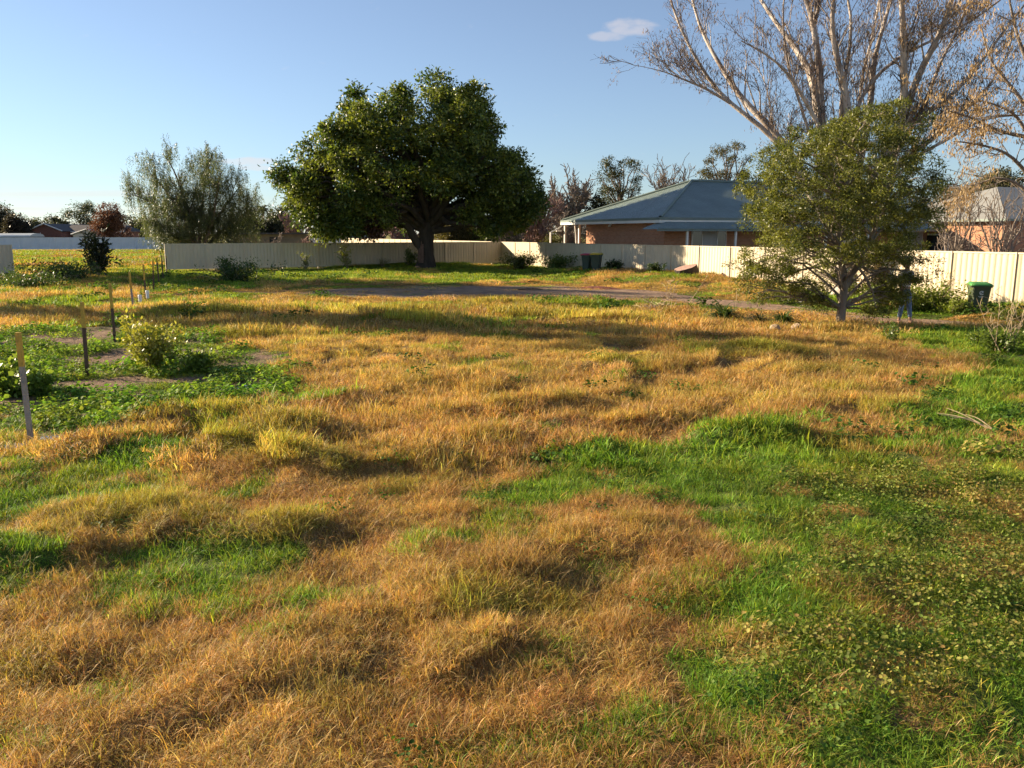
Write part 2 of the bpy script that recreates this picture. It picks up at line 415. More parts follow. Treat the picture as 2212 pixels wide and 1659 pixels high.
# crests of the grown-over mounds: px,py of two ends (as seen at crest height), width m, height m
MOUNDS = [(364,892,506,888,.42,.20),(506,893,660,935,.42,.14),(475,955,700,985,.40,.20),(190,1100,412,1092,.30,.17),(412,1095,640,1125,.30,.15),
 (-60,1200,190,1120,.25,.12),(0,1198,178,1176,.22,.10),(1542,930,1700,930,.45,.16),(1564,752,1637,750,.9,.20),(481,708,538,708,.6,.24),
 (180,960,330,940,.3,.10),(1180,1180,1420,1150,.30,.09),(900,1250,1200,1230,.25,.06),(560,1400,700,1380,.20,.07),(960,1450,1040,1430,.12,.07),
 (60,1420,180,1400,.2,.06),(300,1540,420,1500,.18,.06),(760,1330,950,1310,.22,.06),(1000,880,1240,870,.4,.10),(1300,780,1420,775,.6,.14),
 (700,760,900,750,.6,.12),(560,880,760,860,.4,.08),(1750,800,2000,810,.6,.12),(1350,850,1360,760,.35,.10),(1600,860,1610,790,.35,.08),
 (340,672,520,672,.8,.20),(1060,655,1290,652,.9,.18),(640,672,900,668,.9,.14),(1130,680,1330,684,.8,.16),(820,690,1000,690,.8,.16),(900,820,1050,815,.5,.09),
 (1250,910,1480,900,.4,.10),(950,960,1130,945,.35,.10),(760,1000,900,990,.3,.10),(1700,870,1900,880,.5,.10)]
MW = [(G(a, b, h)[:2], G(c, d, h)[:2], w, h) for a, b, c, d, w, h in MOUNDS]
def mound_h(x, y):
    z = np.zeros(np.shape(x))
    wx = x+0.55*(fbm(x*1.3, y*1.3, 71, 3)-.5); wy = y+0.75*(fbm(x*1.3+9, y*1.3, 72, 3)-.5)
    for a, b, w, h in MW:
        ab = b-a; t = np.clip(((wx-a[0])*ab[0]+(wy-a[1])*ab[1])/(ab@ab+1e-9), 0, 1)
        d2 = (wx-a[0]-t*ab[0])**2 + (wy-a[1]-t*ab[1])**2
        z = np.maximum(z, h*np.exp(-d2/(w*w)))
    return z
# two faint curved wheel lines pressed into the dry grass
WHEEL = [[(1330,735),(1365,775),(1385,820),(1375,865),(1300,910),(1180,960)],[(1540,745),(1590,790),(1610,835),(1590,880),(1530,915),(1440,960)]]
WHW = [resample(np.array([G(*q)[:2] for q in w_]), 14) for w_ in WHEEL]
def wheel_m(x, y):
    d2 = np.full(np.shape(x), 1e9)
    for w_ in WHW:
        for i in range(len(w_)-1):
            a, b = w_[i], w_[i+1]; ab = b-a; t = np.clip(((x-a[0])*ab[0]+(y-a[1])*ab[1])/(ab@ab), 0, 1)
            d2 = np.minimum(d2, (x-a[0]-t*ab[0])**2+(y-a[1]-t*ab[1])**2)
    return np.exp(-d2/.055)*(.55+.6*vnoise(x*1.3, y*1.3, 77))
def fence_bank(x, y):
    """soil banked up toward the side fence and round the big tree"""
    rx = x-FA[0]; ry = y-FA[1]
    s = rx*D2[0]+ry*D2[1]; n = rx*(-D2[1])+ry*D2[0]        # n<0: field side of the side fence
    n = -(rx*0.9+ry*0.437)
    b = 0.35*sstep(-n, -6.0, -0.5)*sstep(-n, 6, 0)*sstep(s, 8, 16)*sstep(s, 32, 24)
    t = 0.30*np.exp(-(((x+6)/7)**2+((y-58.5)/3.0)**2))
    return b+t
def hgt(x, y):
    x = np.asarray(x, float); y = np.asarray(y, float)
    near = sstep(y, 75, 45)
    und = 0.10*(fbm(x/6.5, y/6.5, 3, 2)-.5)*2
    tus = 0.11*np.clip(fbm(x/1.05+.25*y, y/0.8, 11, 3)-0.38, 0, 1)*1.6
    fine = 0.045*np.clip(vnoise(x*4.2, y*4.2, 13)-.35, 0, 1)
    td = track_d(x, y); tk = sstep(td, -0.1, 1.0)
    wl_ = 1-sstep(ell(x, y, 270, 825, 380, 115), .55, 1.25)
    z = near*(und*.7 + (tus+fine)*tk*(1-.65*wl_)) + mound_h(x, y)*tk*(1-.5*wl_) + fence_bank(x, y)*tk - .07*wheel_m(x, y)
    return z

EMIT = []
# ground sheet
rows = np.concatenate([np.linspace(-40, 2.0, 12), 2.0*np.exp(np.linspace(0, np.log(70/2.0), 420))[1:], 70*np.exp(np.linspace(0, np.log(4000/70), 60))[1:]])
sc = np.linspace(-1, 1, 321); sc = np.sign(sc)*np.abs(sc)**1.25
Wd = np.where(rows < 10, 16+0.4*np.abs(rows), 12.0+0.8*rows)
gx = sc[None, :]*Wd[:, None]; gy = np.repeat(rows[:, None], len(sc), 1)
gz = hgt(gx, gy)
gV = np.stack([gx, gy, gz], -1).reshape(-1, 3)
nr, nc = gx.shape; ii = np.arange(nr-1)[:, None]*nc + np.arange(nc-1)[None, :]
gF = np.stack([ii, ii+1, ii+nc+1, ii+nc], -1).reshape(-1, 4)
def bare_mask(x, y):
    b = np.zeros(np.shape(x))
    for e in BARES+PUD: b = np.maximum(b, 1-sstep(ell(x, y, *e)+1.2*(fbm(x*2.2, y*2.2, 21)-.5), 0.5, 1.2))
    return b
xs, ys = gV[:, 0], gV[:, 1]
soil = np.array([.20, .135, .09]); thatch = np.array([.24, .155, .062]); grn = np.array([.10, .13, .03]); far = np.array([.20, .19, .05])
gm = np.zeros(len(xs), bool)
for p in GREENS: gm |= in_poly(xs, ys, p, .5)
gcol = np.where(gm[:, None], grn, thatch)
wlm = in_poly(xs, ys, WEEDL, .4); gcol = np.where(wlm[:, None], soil*.6+grn*.4, gcol)
bm = bare_mask(xs, ys)[:, None]; gcol = gcol*(1-bm)+soil*bm
fm = sstep(ys, 48, 60)[:, None]; gcol = gcol*(1-fm)+far*fm
m, t, o = nt('field_ground')
b = t.nodes.new('ShaderNodeBsdfPrincipled'); b.inputs['Roughness'].default_value = .95; b.inputs['Specular IOR Level'].default_value = .15; t.links.new(b.outputs[0], o.inputs[0])
a = t.nodes.new('ShaderNodeAttribute'); a.attribute_name = 'Col'
tcn = t.nodes.new('ShaderNodeTexCoord'); nz = t.nodes.new('ShaderNodeTexNoise'); nz.inputs['Scale'].default_value = 5; nz.inputs['Detail'].default_value = 9; nz.inputs['Roughness'].default_value = .7
t.links.new(tcn.outputs['Object'], nz.inputs['Vector'])
rp = t.nodes.new('ShaderNodeValToRGB'); rp.color_ramp.elements[0].color = (.45, .42, .4, 1); rp.color_ramp.elements[1].color = (1.5, 1.45, 1.35, 1)
rp.color_ramp.elements[0].position = .3; rp.color_ramp.elements[1].position = .7
t.links.new(nz.outputs['Fac'], rp.inputs[0])
mx = t.nodes.new('ShaderNodeMix'); mx.data_type = 'RGBA'; mx.blend_type = 'MULTIPLY'; mx.inputs['Factor'].default_value = 1
t.links.new(a.outputs['Color'], mx.inputs['A']); t.links.new(rp.outputs[0], mx.inputs['B']); t.links.new(mx.outputs['Result'], b.inputs['Base Color'])
bp = t.nodes.new('ShaderNodeBump'); bp.inputs['Strength'].default_value = .8; bp.inputs['Distance'].default_value = .05
nb = t.nodes.new('ShaderNodeTexNoise'); nb.inputs['Scale'].default_value = 22; nb.inputs['Detail'].default_value = 7; t.links.new(tcn.outputs['Object'], nb.inputs['Vector'])
t.links.new(nb.outputs['Fac'], bp.inputs['Height']); t.links.new(bp.outputs[0], b.inputs['Normal'])
M['ground'] = m
ground = struct(link('ground', np_mesh('ground', gV, gF, M['ground'], gcol, True)))
ground['label'] = 'uneven field of dry and green grass over bare soil'

# compacted dirt track, a sheet on the ground
M['dirt'] = plain('compacted_dirt', (.36, .245, .16), .95, 0, 1.6, 1.0, 6, c2=(.17, .11, .075), spec=.15)
tp = resample(np.column_stack([TC, TW]), 150)
tt = np.gradient(tp[:, :2], axis=0); tt = norm(tt); tn = np.stack([-tt[:, 1], tt[:, 0]], 1)
kx = np.linspace(-1, 1, 17)
tv = tp[:, None, :2] + kx[None, :, None]*tp[:, 2][:, None, None]*tn[:, None, :]
tv = tv + (0.35*(fbm(tv[..., 0]*1.3, tv[..., 1]*1.3, 41)-.5)*2*np.abs(kx)[None, :]**3)[..., None]*tn[:, None, :]
rut = 0.045*(np.exp(-((np.abs(kx)-.5)/.16)**2))[None, :]*sstep(tp[:, 2], 2.4, 1.4)[:, None]
tz = hgt(tv[..., 0], tv[..., 1]) + .03 - rut*0.6 - .028*np.abs(kx)[None, :]**4
tV = np.concatenate([tv, tz[..., None]], -1).reshape(-1, 3); ncx = len(kx); i2 = np.arange(len(tp)-1)[:, None]*ncx+np.arange(ncx-1)[None]
struct(link('dirt_track', np_mesh('dirt_track', tV, np.stack([i2, i2+1, i2+ncx+1, i2+ncx], -1).reshape(-1, 4), M['dirt'], None, True)))['label'] = 'bare compacted dirt track crossing the field to the right'

# puddles lying in the low bare spots by the stakes
M['water'] = plain('puddle_water', (.05, .045, .04), .04, spec=.8)
rng = np.random.default_rng(4)
for (px, py, rx, ry, lab) in ((440,826,22,5,'small sky-lit puddle on bare soil right of the yellow-green bush'),(528,838,24,4,'thin puddle at the edge of the dry grass beside the weeds'),(128,956,40,7,'puddle at the foot of the nearest stake'),(30,968,26,6,'puddle at the left picture edge before the nearest stake')):
    c = G(px, py); rxm = abs(G(px+rx, py)[0]-c[0]); rym = (G(px, py-ry)[1]-G(px, py+ry)[1])/2
    n = 28; an = np.arange(n)*2*np.pi/n; rr = 1+.3*(rng.random(n)-.5); rr = (rr+np.roll(rr, 1)+np.roll(rr, -1))/3
    z = float(np.max(hgt(c[0]+rxm*.6*np.cos(an), c[1]+rym*.6*np.sin(an))))+.012
    pv = [(c[0]+rxm*rr[i]*math.cos(an[i]), c[1]+rym*rr[i]*math.sin(an[i]), z) for i in range(n)]
    po = struct(MB().poly(*pv).obj('puddle', M['water'])); po['label'] = lab

# ------------------------------------------------------------------ sheet fences
PW = 2.365
def panel_mesh(name, mat, w, z0, z1, ribs=11):
    xs_, ys_ = [], []; p = w/ribs
    for i in range(ribs):
        a = i*p
        for dx_, dy_ in ((0, 0), (p*.70, 0), (p*.78, .016), (p*.92, .016)): xs_.append(a+dx_); ys_.append(dy_)
    xs_.append(w); ys_.append(0)
    xs_ = np.array(xs_); ys_ = np.array(ys_); n = len(xs_)
    V = np.concatenate([np.stack([xs_, ys_, np.full(n, z0)], 1), np.stack([xs_, ys_, np.full(n, z1)], 1)])
    i = np.arange(n-1); F = np.stack([i, i+1, n+i+1, n+i], 1)
    return np_mesh(name, V, F, mat)
def fence(name, label, p0, p1, n, mat, pmat, z0=.16, zt=1.8, flip=1, group=None, posts_z=0.0):
    d = np.array(p1)-np.array(p0); L = float(np.linalg.norm(d)); w = L/n; a = math.atan2(d[1], d[0])
    t = thing(name, label, 'fence', (p0[0], p0[1], 0), a, group)
    pm = panel_mesh('panel', mat, w-.05, z0+.03, zt-.05)
    post = MB().box(-.028, .028, -.045, .045, -.3, zt+.005).mesh('post', pmat)
    rail = MB().box(.029, w-.029, -.02, .024, zt-.055, zt).mesh('top_rail', pmat)
    brail = MB().box(.029, w-.029, -.018, .022, z0-.03, z0+.04).mesh('bottom_rail', pmat)
    for i in range(n):
        link('panel', pm, t, (i*w+.025, 0, 0)); link('top_rail', rail, t, (i*w, 0, 0)); link('bottom_rail', brail, t, (i*w, 0, 0))
    for i in range(n+1): link('post', post, t, (i*w, 0, 0))
    return t
PL = np.array([-21.3, 51.5])
fence('cream_fence', 'long shaded cream steel fence behind the big spreading tree', PL, FA, 10, M['cream'], M['cream_post'], z0=.26)
fence('cream_fence', 'sunlit cream steel fence receding along the right side past the bins', FA, FA+D2*PW*22, 22, M['cream'], M['cream_post'], z0=.05)
fence('cream_fence', 'short end of cream steel fence at the left picture edge', np.array([-28.2, 47.3])-D1*PW*4, np.array([-28.2, 47.3]), 4, M['cream'], M['cream_post'], z0=.22)
fence('cream_fence', 'far sunlit cream fence beyond the back fence, seen behind the tree trunk', (-24.2, 119), (-1.6, 66.2), 24, M['cream'], M['cream_post'])
fence('pale_blue_fence', 'pale blue-white steel fence at the far side of the left field', (-96, 122), (-52, 127), 19, M['bluewhite'], M['bluewhite'], zt=1.85)
fence('pale_blue_fence', 'short pale steel fence in front of the grey-blue shed', (-28.7, 119.5), (-24.4, 119.2), 2, M['bluewhite'], M['bluewhite'])

# ------------------------------------------------------------------ brick house with green roof
HC = np.array([8.6, 49.0]); HA = math.atan2(.38, .92)
hs = thing('brick_house', 'orange brick house with dark green hipped metal roof behind the right fence', 'house', (*HC, 0), HA)
EZ, RZ, HL, HW = 3.33, 5.9, 28.4, 13.0; hw = HW/2
c0, c1, c2, c3 = (0, 0, EZ), (HL, 0, EZ), (HL, HW, EZ), (0, HW, EZ); r0, r1 = (hw, hw, RZ), (HL-hw, hw, RZ)
rf = MB().poly(c0, c1, r1, r0).obj('roof_slope', M['roof_green_x'], hs)
MB().poly(c2, c3, r0, r1).obj('roof_slope', M['roof_green_x'], hs)
for poly in ((c3, c0, r0), (c1, c2, r1)): MB().poly(*poly).obj('roof_slope', M['roof_green_y'], hs)
def strip(pts, rad, name, mat, parent, k=6):
    V, F = tubes(resample(pts, max(len(pts), 6)) if len(pts) > 2 else np.array([np.array(pts[0])*(1-q)+np.array(pts[1])*q for q in np.linspace(0, 1, 4)]), np.full(max(len(pts), 6) if len(pts) > 2 else 4, rad), k)
    return link(name, np_mesh(name, V, F, mat, None, True), parent)
for a_, b_ in ((c0, r0), (c3, r0), (c1, r1), (c2, r1), (r0, r1)):
    strip([tuple(np.array(a_)+[0, 0, .03]), tuple(np.array(b_)+[0, 0, .03])], .10, 'ridge_cap', M['green_steel'], hs)
# gutters and fascia
for (x0, x1, y0, y1) in ((-.1, HL+.1, -.12, -.001), (-.1, HL+.1, HW+.001, HW+.12)): MB().box(x0, x1, y0, y1, EZ-.13, EZ+.015).obj('gutter', M['green_steel'], hs)
for (x0, x1) in ((-.12, -.001), (HL+.001, HL+.12)): MB().box(x0, x1, -.001, HW+.001, EZ-.13, EZ+.015).obj('gutter', M['green_steel'], hs)
MB().box(.002, HL-.002, .002, .03, EZ-.30, EZ-.02).obj('fascia', M['white'], hs)
MB().box(.002, .03, .032, HW-.03, EZ-.30, EZ-.02).obj('fascia', M['white'], hs)
MB().box(HL-.03, HL-.002, .032, HW-.03, EZ-.30, EZ-.02).obj('fascia', M['white'], hs)
MB().box(-.10, -.004, -.10, HW+.1, EZ-.30, EZ-.135).obj('fascia_board', M['white'], hs)
MB().box(-.001, HL, -.10, -.004, EZ-.30, EZ-.135).obj('fascia_board', M['white'], hs)
MB().box(.034, HL-.034, .034, HW-.034, EZ-.28, EZ-.25).obj('soffit', M['white'], hs)
WZ = EZ-.285
MB().box(.5, .73, .5, 10.2, 0, WZ).obj('side_wall', M['brick'], hs)
MB().box(.5, HL-.5, .27, .499, 0, WZ).obj('front_wall', M['brick'], hs)
MB().box(.73, HL-.5, 9.97, 10.2, 0, WZ).obj('back_wall', M['brick'], hs)
MB().box(HL-.73, HL-.5, .5, 9.969, 0, WZ).obj('end_wall', M['brick'], hs)
MB().box(.46, .58, 11.25, 11.37, 0, WZ).obj('veranda_post', M['white'], hs)
MB().box(.05, .16, 12.7, 12.81, 0, WZ).obj('veranda_post', M['white'], hs)
strip([(.28, 11.3, 0), (.28, 11.3, WZ-.35), (.12, 11.2, WZ-.05)], .05, 'downpipe', M['white'], hs)
# side veranda frame beyond the far corner
MB().box(-.4, .0, 13.1, 13.2, 2.55, 2.68).obj('pergola_beam', M['white'], hs)
MB().box(-.9, -.8, 13.1, 13.2, 0, 2.5).obj('pergola_post', M['white'], hs)
strip([(-.85, 13.15, 2.5), (-.4, 13.15, 2.68), (.05, 13.15, 2.95)], .045, 'pergola_rafter', M['white'], hs)
# sensor lights under the eaves
for (x, y) in ((.42, 6.6), (.42, 1.2)):
    l = MB().box(x-.05, x+.05, y-.10, y+.10, WZ-.10, WZ-.02).obj('sensor_light', M['white'], hs, bevel=.01)
    for s_ in (-1, 1): MB().box(x-.12, x-.052, y+s_*.09-.045, y+s_*.09+.045, WZ-.19, WZ-.08).obj('lamp_head', M['white'], l, bevel=.02)
# bullnose awning over the front veranda, hipped at its left end
na = 9; prof = []
for i in range(na+1):
    th = (math.pi/2)*i/na; prof.append((-(1.65*(i/na)), 2.68+.40*math.cos(th)**.9 if i < na else 2.66))
AV, AF = [], []
sx0 = [.7-1.75*(i/na) for i in range(na+1)]
for i, (yy, zz) in enumerate(prof): AV += [(sx0[i], yy+.24, zz), (23.0, yy+.24, zz)]
for i in range(na): AF.append((2*i, 2*i+1, 2*i+3, 2*i+2))
bme = bpy.data.meshes.new('awning'); bme.from_pydata(AV, [], AF); bme.update(); bme.materials.append(M['roof_green_x'])
aw = link('awning', bme, hs); md = aw.modifiers.new('solid', 'SOLIDIFY'); md.thickness = .03
# left hip end of the awning
EV = []; EF = []
for i, (yy, zz) in enumerate(prof): EV += [(sx0[i]-.004, yy+.24, zz), (sx0[i]-.004, .255, zz)]
for i in range(na): EF.append((2*i, 2*i+2, 2*i+3, 2*i+1))
eme = bpy.data.meshes.new('awning_end'); eme.from_pydata(EV, [], EF); eme.update(); eme.materials.append(M['roof_green_y']); link('awning_end', eme, aw)
MB().box(sx0[-1]-.02, 23.0, -1.46, -1.38, 2.55, 2.655).obj('awning_beam', M['green_steel'], aw)
for s_ in (1.03, 4.4, 7.8, 11.2, 14.6, 18.0, 21.4): MB().box(s_-.055, s_+.055, -1.33, -1.22, 0, 2.70).obj('veranda_post', M['white'], hs)
# door and windows under the awning
def window(x0, x1, z0, z1, lights, parent=hs):
    fr = MB()
    y = .268
    fr.box(x0-.05, x1+.05, y-.05, y-.002, z1, z1+.05); fr.box(x0-.05, x1+.05, y-.05, y-.002, z0-.05, z0)
    xsn = [x0]+[x0+(x1-x0)*q for q in lights]+[x1]
    for q in xsn: fr.box(q-.025, q+.025, y-.05, y-.002, z0+.001, z1-.001)
    w = fr.obj('window', M['white'], parent)
    for i in range(len(xsn)-1):
        MB().box(xsn[i]+.028, xsn[i+1]-.028, y-.03, y-.006, z0+.002, z1-.002).obj('pane', [M['glass'], M['blind'], M['glass'], M['blind']][i % 4], w)
    return w
window(2.4, 4.85, .5, 2.55, (.30, .74))
MB().box(4.22, 4.84, .19, .215, 1.55, 1.6).obj('glazing_bar', M['white'], hs)
window(8.5, 10.4, .9, 2.5, (.5,)); window(13.5, 15.5, .9, 2.5, (.33, .66)); window(19, 21, .9, 2.5, (.5,))

# second brick house at the right edge
h2 = thing('brick_house', 'brick house with grey hipped roof at the right picture edge behind bare shrubs', 'house', (30.4, 52.0, 0), math.radians(20))
EZ2 = 3.3
q0, q1, q2, q3 = (-.5, -.5, EZ2), (14.5, -.5, EZ2), (14.5, 11.5, EZ2), (-.5, 11.5, EZ2); ra, rb = (5.5, 5.5, EZ2+2.3), (8.5, 5.5, EZ2+2.3)
M['roof_grey'] = plain('grey_roof', (.27, .265, .24), .7, .12, .8)
for p_ in ((q0, q1, rb, ra), (q2, q3, ra, rb), (q3, q0, ra), (q1, q2, rb)): MB().poly(*p_).obj('roof_slope', M['roof_grey'], h2)
MB().box(-.55, 14.55, -.62, -.502, EZ2-.14, EZ2+.01).obj('gutter', M['green_steel'], h2); MB().box(-.62, -.502, -.5, 11.5, EZ2-.14, EZ2+.01).obj('gutter', M['green_steel'], h2)
MB().box(0, 14, 0, 11, 0, EZ2-.1).obj('wall', M['brick'], h2)
wfr = MB().box(-.06, -.003, 4, 6, .9, 2.4).obj('window', M['white'], h2); MB().box(-.075, -.062, 4.1, 5.9, 1.0, 2.3).obj('pane', M['glass'], wfr)

# far houses and sheds on the left
def gable(name, label, cat, p0, ang, L, W, ez, rz, wallm, roofm, over=.4):
    t = thing(name, label, cat, (*p0, 0), ang)
    w = MB(); prof_ = [(0, 0), (W, 0), (W, ez), (W/2, rz-.12), (0, ez)]
    w.prism(prof_, 0, L).obj('wall', wallm, t)
    dz_ = (rz-ez)/(W/2)*over
    for s_, xa in ((-1, -over), (1, W+over)):
        m_ = MB(); m_.poly((xa, -over, ez-dz_), (W/2, -over, rz), (W/2, L+over, rz), (xa, L+over, ez-dz_)) if s_ < 0 else m_.poly((W/2, -over, rz), (xa, -over, ez-dz_), (xa, L+over, ez-dz_), (W/2, L+over, rz))
        ro = m_.obj('roof_slope', roofm, t); sd = ro.modifiers.new('solid', 'SOLIDIFY'); sd.thickness = .12
    for s_, xa in ((-1, -over), (1, W+over)):
        strip([(xa, -over-.03, ez-dz_), (W/2, -over-.03, rz)], .11, 'barge_board', M['white'], t, 4)
    return t
def PX(fx, fy, Y): p = AT(fx*.7786, fy*.7786, Y); return p     # from full-size picture measure
a0 = PX(82, 640, 150); a1 = PX(170, 640, 150)
gb = gable('brick_house', 'far dark red brick house with white gable edges and dark tiled roof', 'house', a0[:2], 0, 14, a1[0]-a0[0], 3.0, 4.15, M['brick_red'], M['roof_dark'])
wx = a1[0]-a0[0]
MB().prism([(0, 0), (1, 0), (1, 1), (0, 1)], 0, 1)
mw = MB(); mw.box(wx+.01, wx+9.5, 3.5, 10, 0, 2.85); mw.obj('wing_wall', M['brick_red'], gb)
MB().poly((wx-1.5, 2.4, 2.75), (wx+10, 2.4, 2.75), (wx+8.6, 6.8, 4.0), (wx-1.5, 6.8, 4.0)).obj('wing_roof', M['roof_dark'], gb)
MB().poly((wx+10, 2.4, 2.75), (wx+10, 11.2, 2.75), (wx+8.6, 6.8, 4.0)).obj('wing_roof', M['roof_dark'], gb)
MB().box(wx+.4, wx+10.1, 2.25, 2.39, 2.62, 2.77).obj('gutter', M['white'], gb)
wi = MB().box(wx+1.0, wx+2.6, 3.42, 3.498, 1.0, 2.2).obj('window', M['white'], gb); MB().box(wx+1.1, wx+2.5, 3.40, 3.418, 1.08, 2.12).obj('pane', M['glass'], wi)
strip([(1.9, -.06, 0), (1.9, -.06, 2.6)], .05, 'vent_pipe', M['white'], gb)
# aerial on its roof
for pts in ([(2.0, 4, 3.8), (2.0, 4, 6.2)], [(1.4, 4, 5.9), (2.9, 4, 5.9)], [(1.5, 3.7, 5.5), (2.5, 4.3, 5.5)]): strip(pts, .02, 'aerial', M['grey_sheet'], gb, 4)
for q in range(6): strip([(1.45+.26*q, 3.7, 5.9), (1.45+.26*q, 4.3, 5.9)], .014, 'aerial_rod', M['grey_sheet'], gb, 4)
b0 = PX(203, 650, 140); b1 = PX(281, 650, 140)
gs = gable('garden_shed', 'far cream gabled shed with dark green door beside the red brick house', 'shed', b0[:2], 0, 7, b1[0]-b0[0], 2.35, 3.1, M['shed_cream'], M['grey_sheet'], .25)
MB().box(1.0, (b1-b0)[0]-.6, -.06, -.003, 0, 1.95).obj('door', plain('green_door', (.05, .09, .075), .5), gs)
c0_ = PX(-60, 660, 138); c1_ = PX(82, 660, 138)
ls = thing('low_shed', 'far low metal shed with curved pale roof at the left edge', 'shed', (*c0_[:2], 0), 0)
MB().box(0, (c1_-c0_)[0], 0, 4, 0, 1.9).obj('wall', M['grey_sheet'], ls)
ML = (c1_-c0_)[0]
vv = [];
for i in range(9): th = math.pi*i/8; vv.append((2.15-2.15*math.cos(th), 1.9+.55*math.sin(th)))
mq = MB(); n_ = len(vv)
for i in range(n_-1): mq.poly((-.2, vv[i][0]-.15, vv[i][1]), (ML+.2, vv[i][0]-.15, vv[i][1]), (ML+.2, vv[i+1][0]-.15, vv[i+1][1]), (-.2, vv[i+1][0]-.15, vv[i+1][1]))
mq.poly(*[(ML+.19, a_-.15, b_) for a_, b_ in vv]); mq.obj('roof', M['pale_roof'], ls)
e0 = PX(-80, 650, 165); tb = gable('brick_house', 'far brick house with pale windows half hidden by dark trees at the left edge', 'house', e0[:2], 0, 9, 12, 2.7, 3.4, M['brick_red'], M['roof_dark'])
for q in (1.5, 5, 9): w_ = MB().box(q, q+1.6, -.06, -.003, 1.0, 2.2).obj('window', M['white'], tb); MB().box(q+.1, q+1.5, -.08, -.062, 1.1, 2.1).obj('pane', M['glass'], w_)
# grey-blue shed and tan carport behind the back fence
s0 = PX(862, 672, 122); s1 = PX(1003, 672, 122)
gsh = thing('garden_shed', 'grey-blue metal shed with pale roof beyond the back fence, left of the tree trunk', 'shed', (*s0[:2], 0), 0)
SL = (s1-s0)[0]
MB().prism([(0, 0), (SL, 0), (SL, 2.55), (0, 2.55)], 0, 6).obj('wall', M['grey_sheet'], gsh)
MB().poly((-.15, -.2, 2.56), (SL+.15, -.2, 2.56), (SL-.4, 3, 3.15), (-.15, 3, 3.15)).obj('roof_slope', M['pale_roof'], gsh)
MB().poly((-.15, 6.2, 2.56), (-.15, 3, 3.15), (SL-.4, 3, 3.15), (SL+.15, 6.2, 2.56)).obj('roof_slope', M['pale_roof'], gsh)
MB().poly((SL+.15, -.2, 2.56), (SL+.15, 6.2, 2.56), (SL-.4, 3, 3.15)).obj('roof_slope', M['pale_roof'], gsh)
MB().box(-.1, SL+.1, -.26, -.201, 2.44, 2.56).obj('gutter', M['white'], gsh)
MB().box(SL-.08, SL+.02, -.1, -.002, 0, 2.43).obj('corner_trim', M['white'], gsh)
k0 = PX(640, 672, 100); k1 = PX(857, 672, 100); KL = (k1-k0)[0]
cp = thing('carport', 'low brown flat-roofed carport beyond the back fence', 'carport', (*k0[:2], 0), 0)
MB().box(0, KL, 0, .15, 0, 2.3).obj('wall', M['tan_wall'], cp); MB().box(-.3, KL+.4, -.5, 5, 2.32, 2.5).obj('roof', M['roof_dark'], cp)
MB().box(KL*.50, KL*.62, -.03, -.002, .2, 2.0).obj('opening', M['dark'], cp)
for q in (.02, .3, .63, .98): MB().box(KL*q-.06, KL*q+.06, -.45, -.33, 0, 2.318).obj('post', M['tan_wall'], cp)

# ------------------------------------------------------------------ trees
def crown_data(rng, lobes, nclus, per, spray, L, W, droop, ca, cb, var=.25, shell=(.5, 1.0), flat_up=0.0, spread=.28):
    lobes = np.asarray(lobes, float)                       # x y z rx ry rz
    w = (lobes[:, 3]*lobes[:, 5])**1.0; w = w/w.sum()
    li = rng.choice(len(lobes), nclus, p=w)
    d = norm(rng.normal(size=(nclus, 3))); rad = shell[0]+(shell[1]-shell[0])*rng.random(nclus)**.5
    # bumpy outline
    bump = 1+.22*np.sin(d[:, 0]*5+li)*np.sin(d[:, 2]*6+li*1.7)
    c = lobes[li, :3]+d*lobes[li, 3:6]*(rad*bump)[:, None]
    sd = norm(d*.8+.6*rng.normal(size=(nclus, 3))+np.array([0, 0, -droop]))
    N = nclus*per; ci = np.repeat(np.arange(nclus), per)
    pos = c[ci]+sd[ci]*(spray*rng.random(N))[:, None]+rng.normal(size=(N, 3))*spray*spread
    ld = norm(sd[ci]+.9*rng.normal(size=(N, 3))+np.array([0, 0, -droop*1.2]))
    flat = None
    if flat_up: flat = norm(d[ci]*.7+np.array([0, 0, flat_up]))
    V, F = leaf_quads(pos, ld, L*(.7+.6*rng.random(N)), W*(.7+.6*rng.random(N)), rng, flat)
    k = rng.random(nclus)[ci]; k = np.clip(k+.25*rng.normal(size=N), 0, 1)[:, None]
    col = (np.array(ca)*(1-k)+np.array(cb)*k)*(1+var*rng.normal(size=(N, 1))).clip(.4, 1.7)
    return V, F, np.repeat(col, 4, 0), c
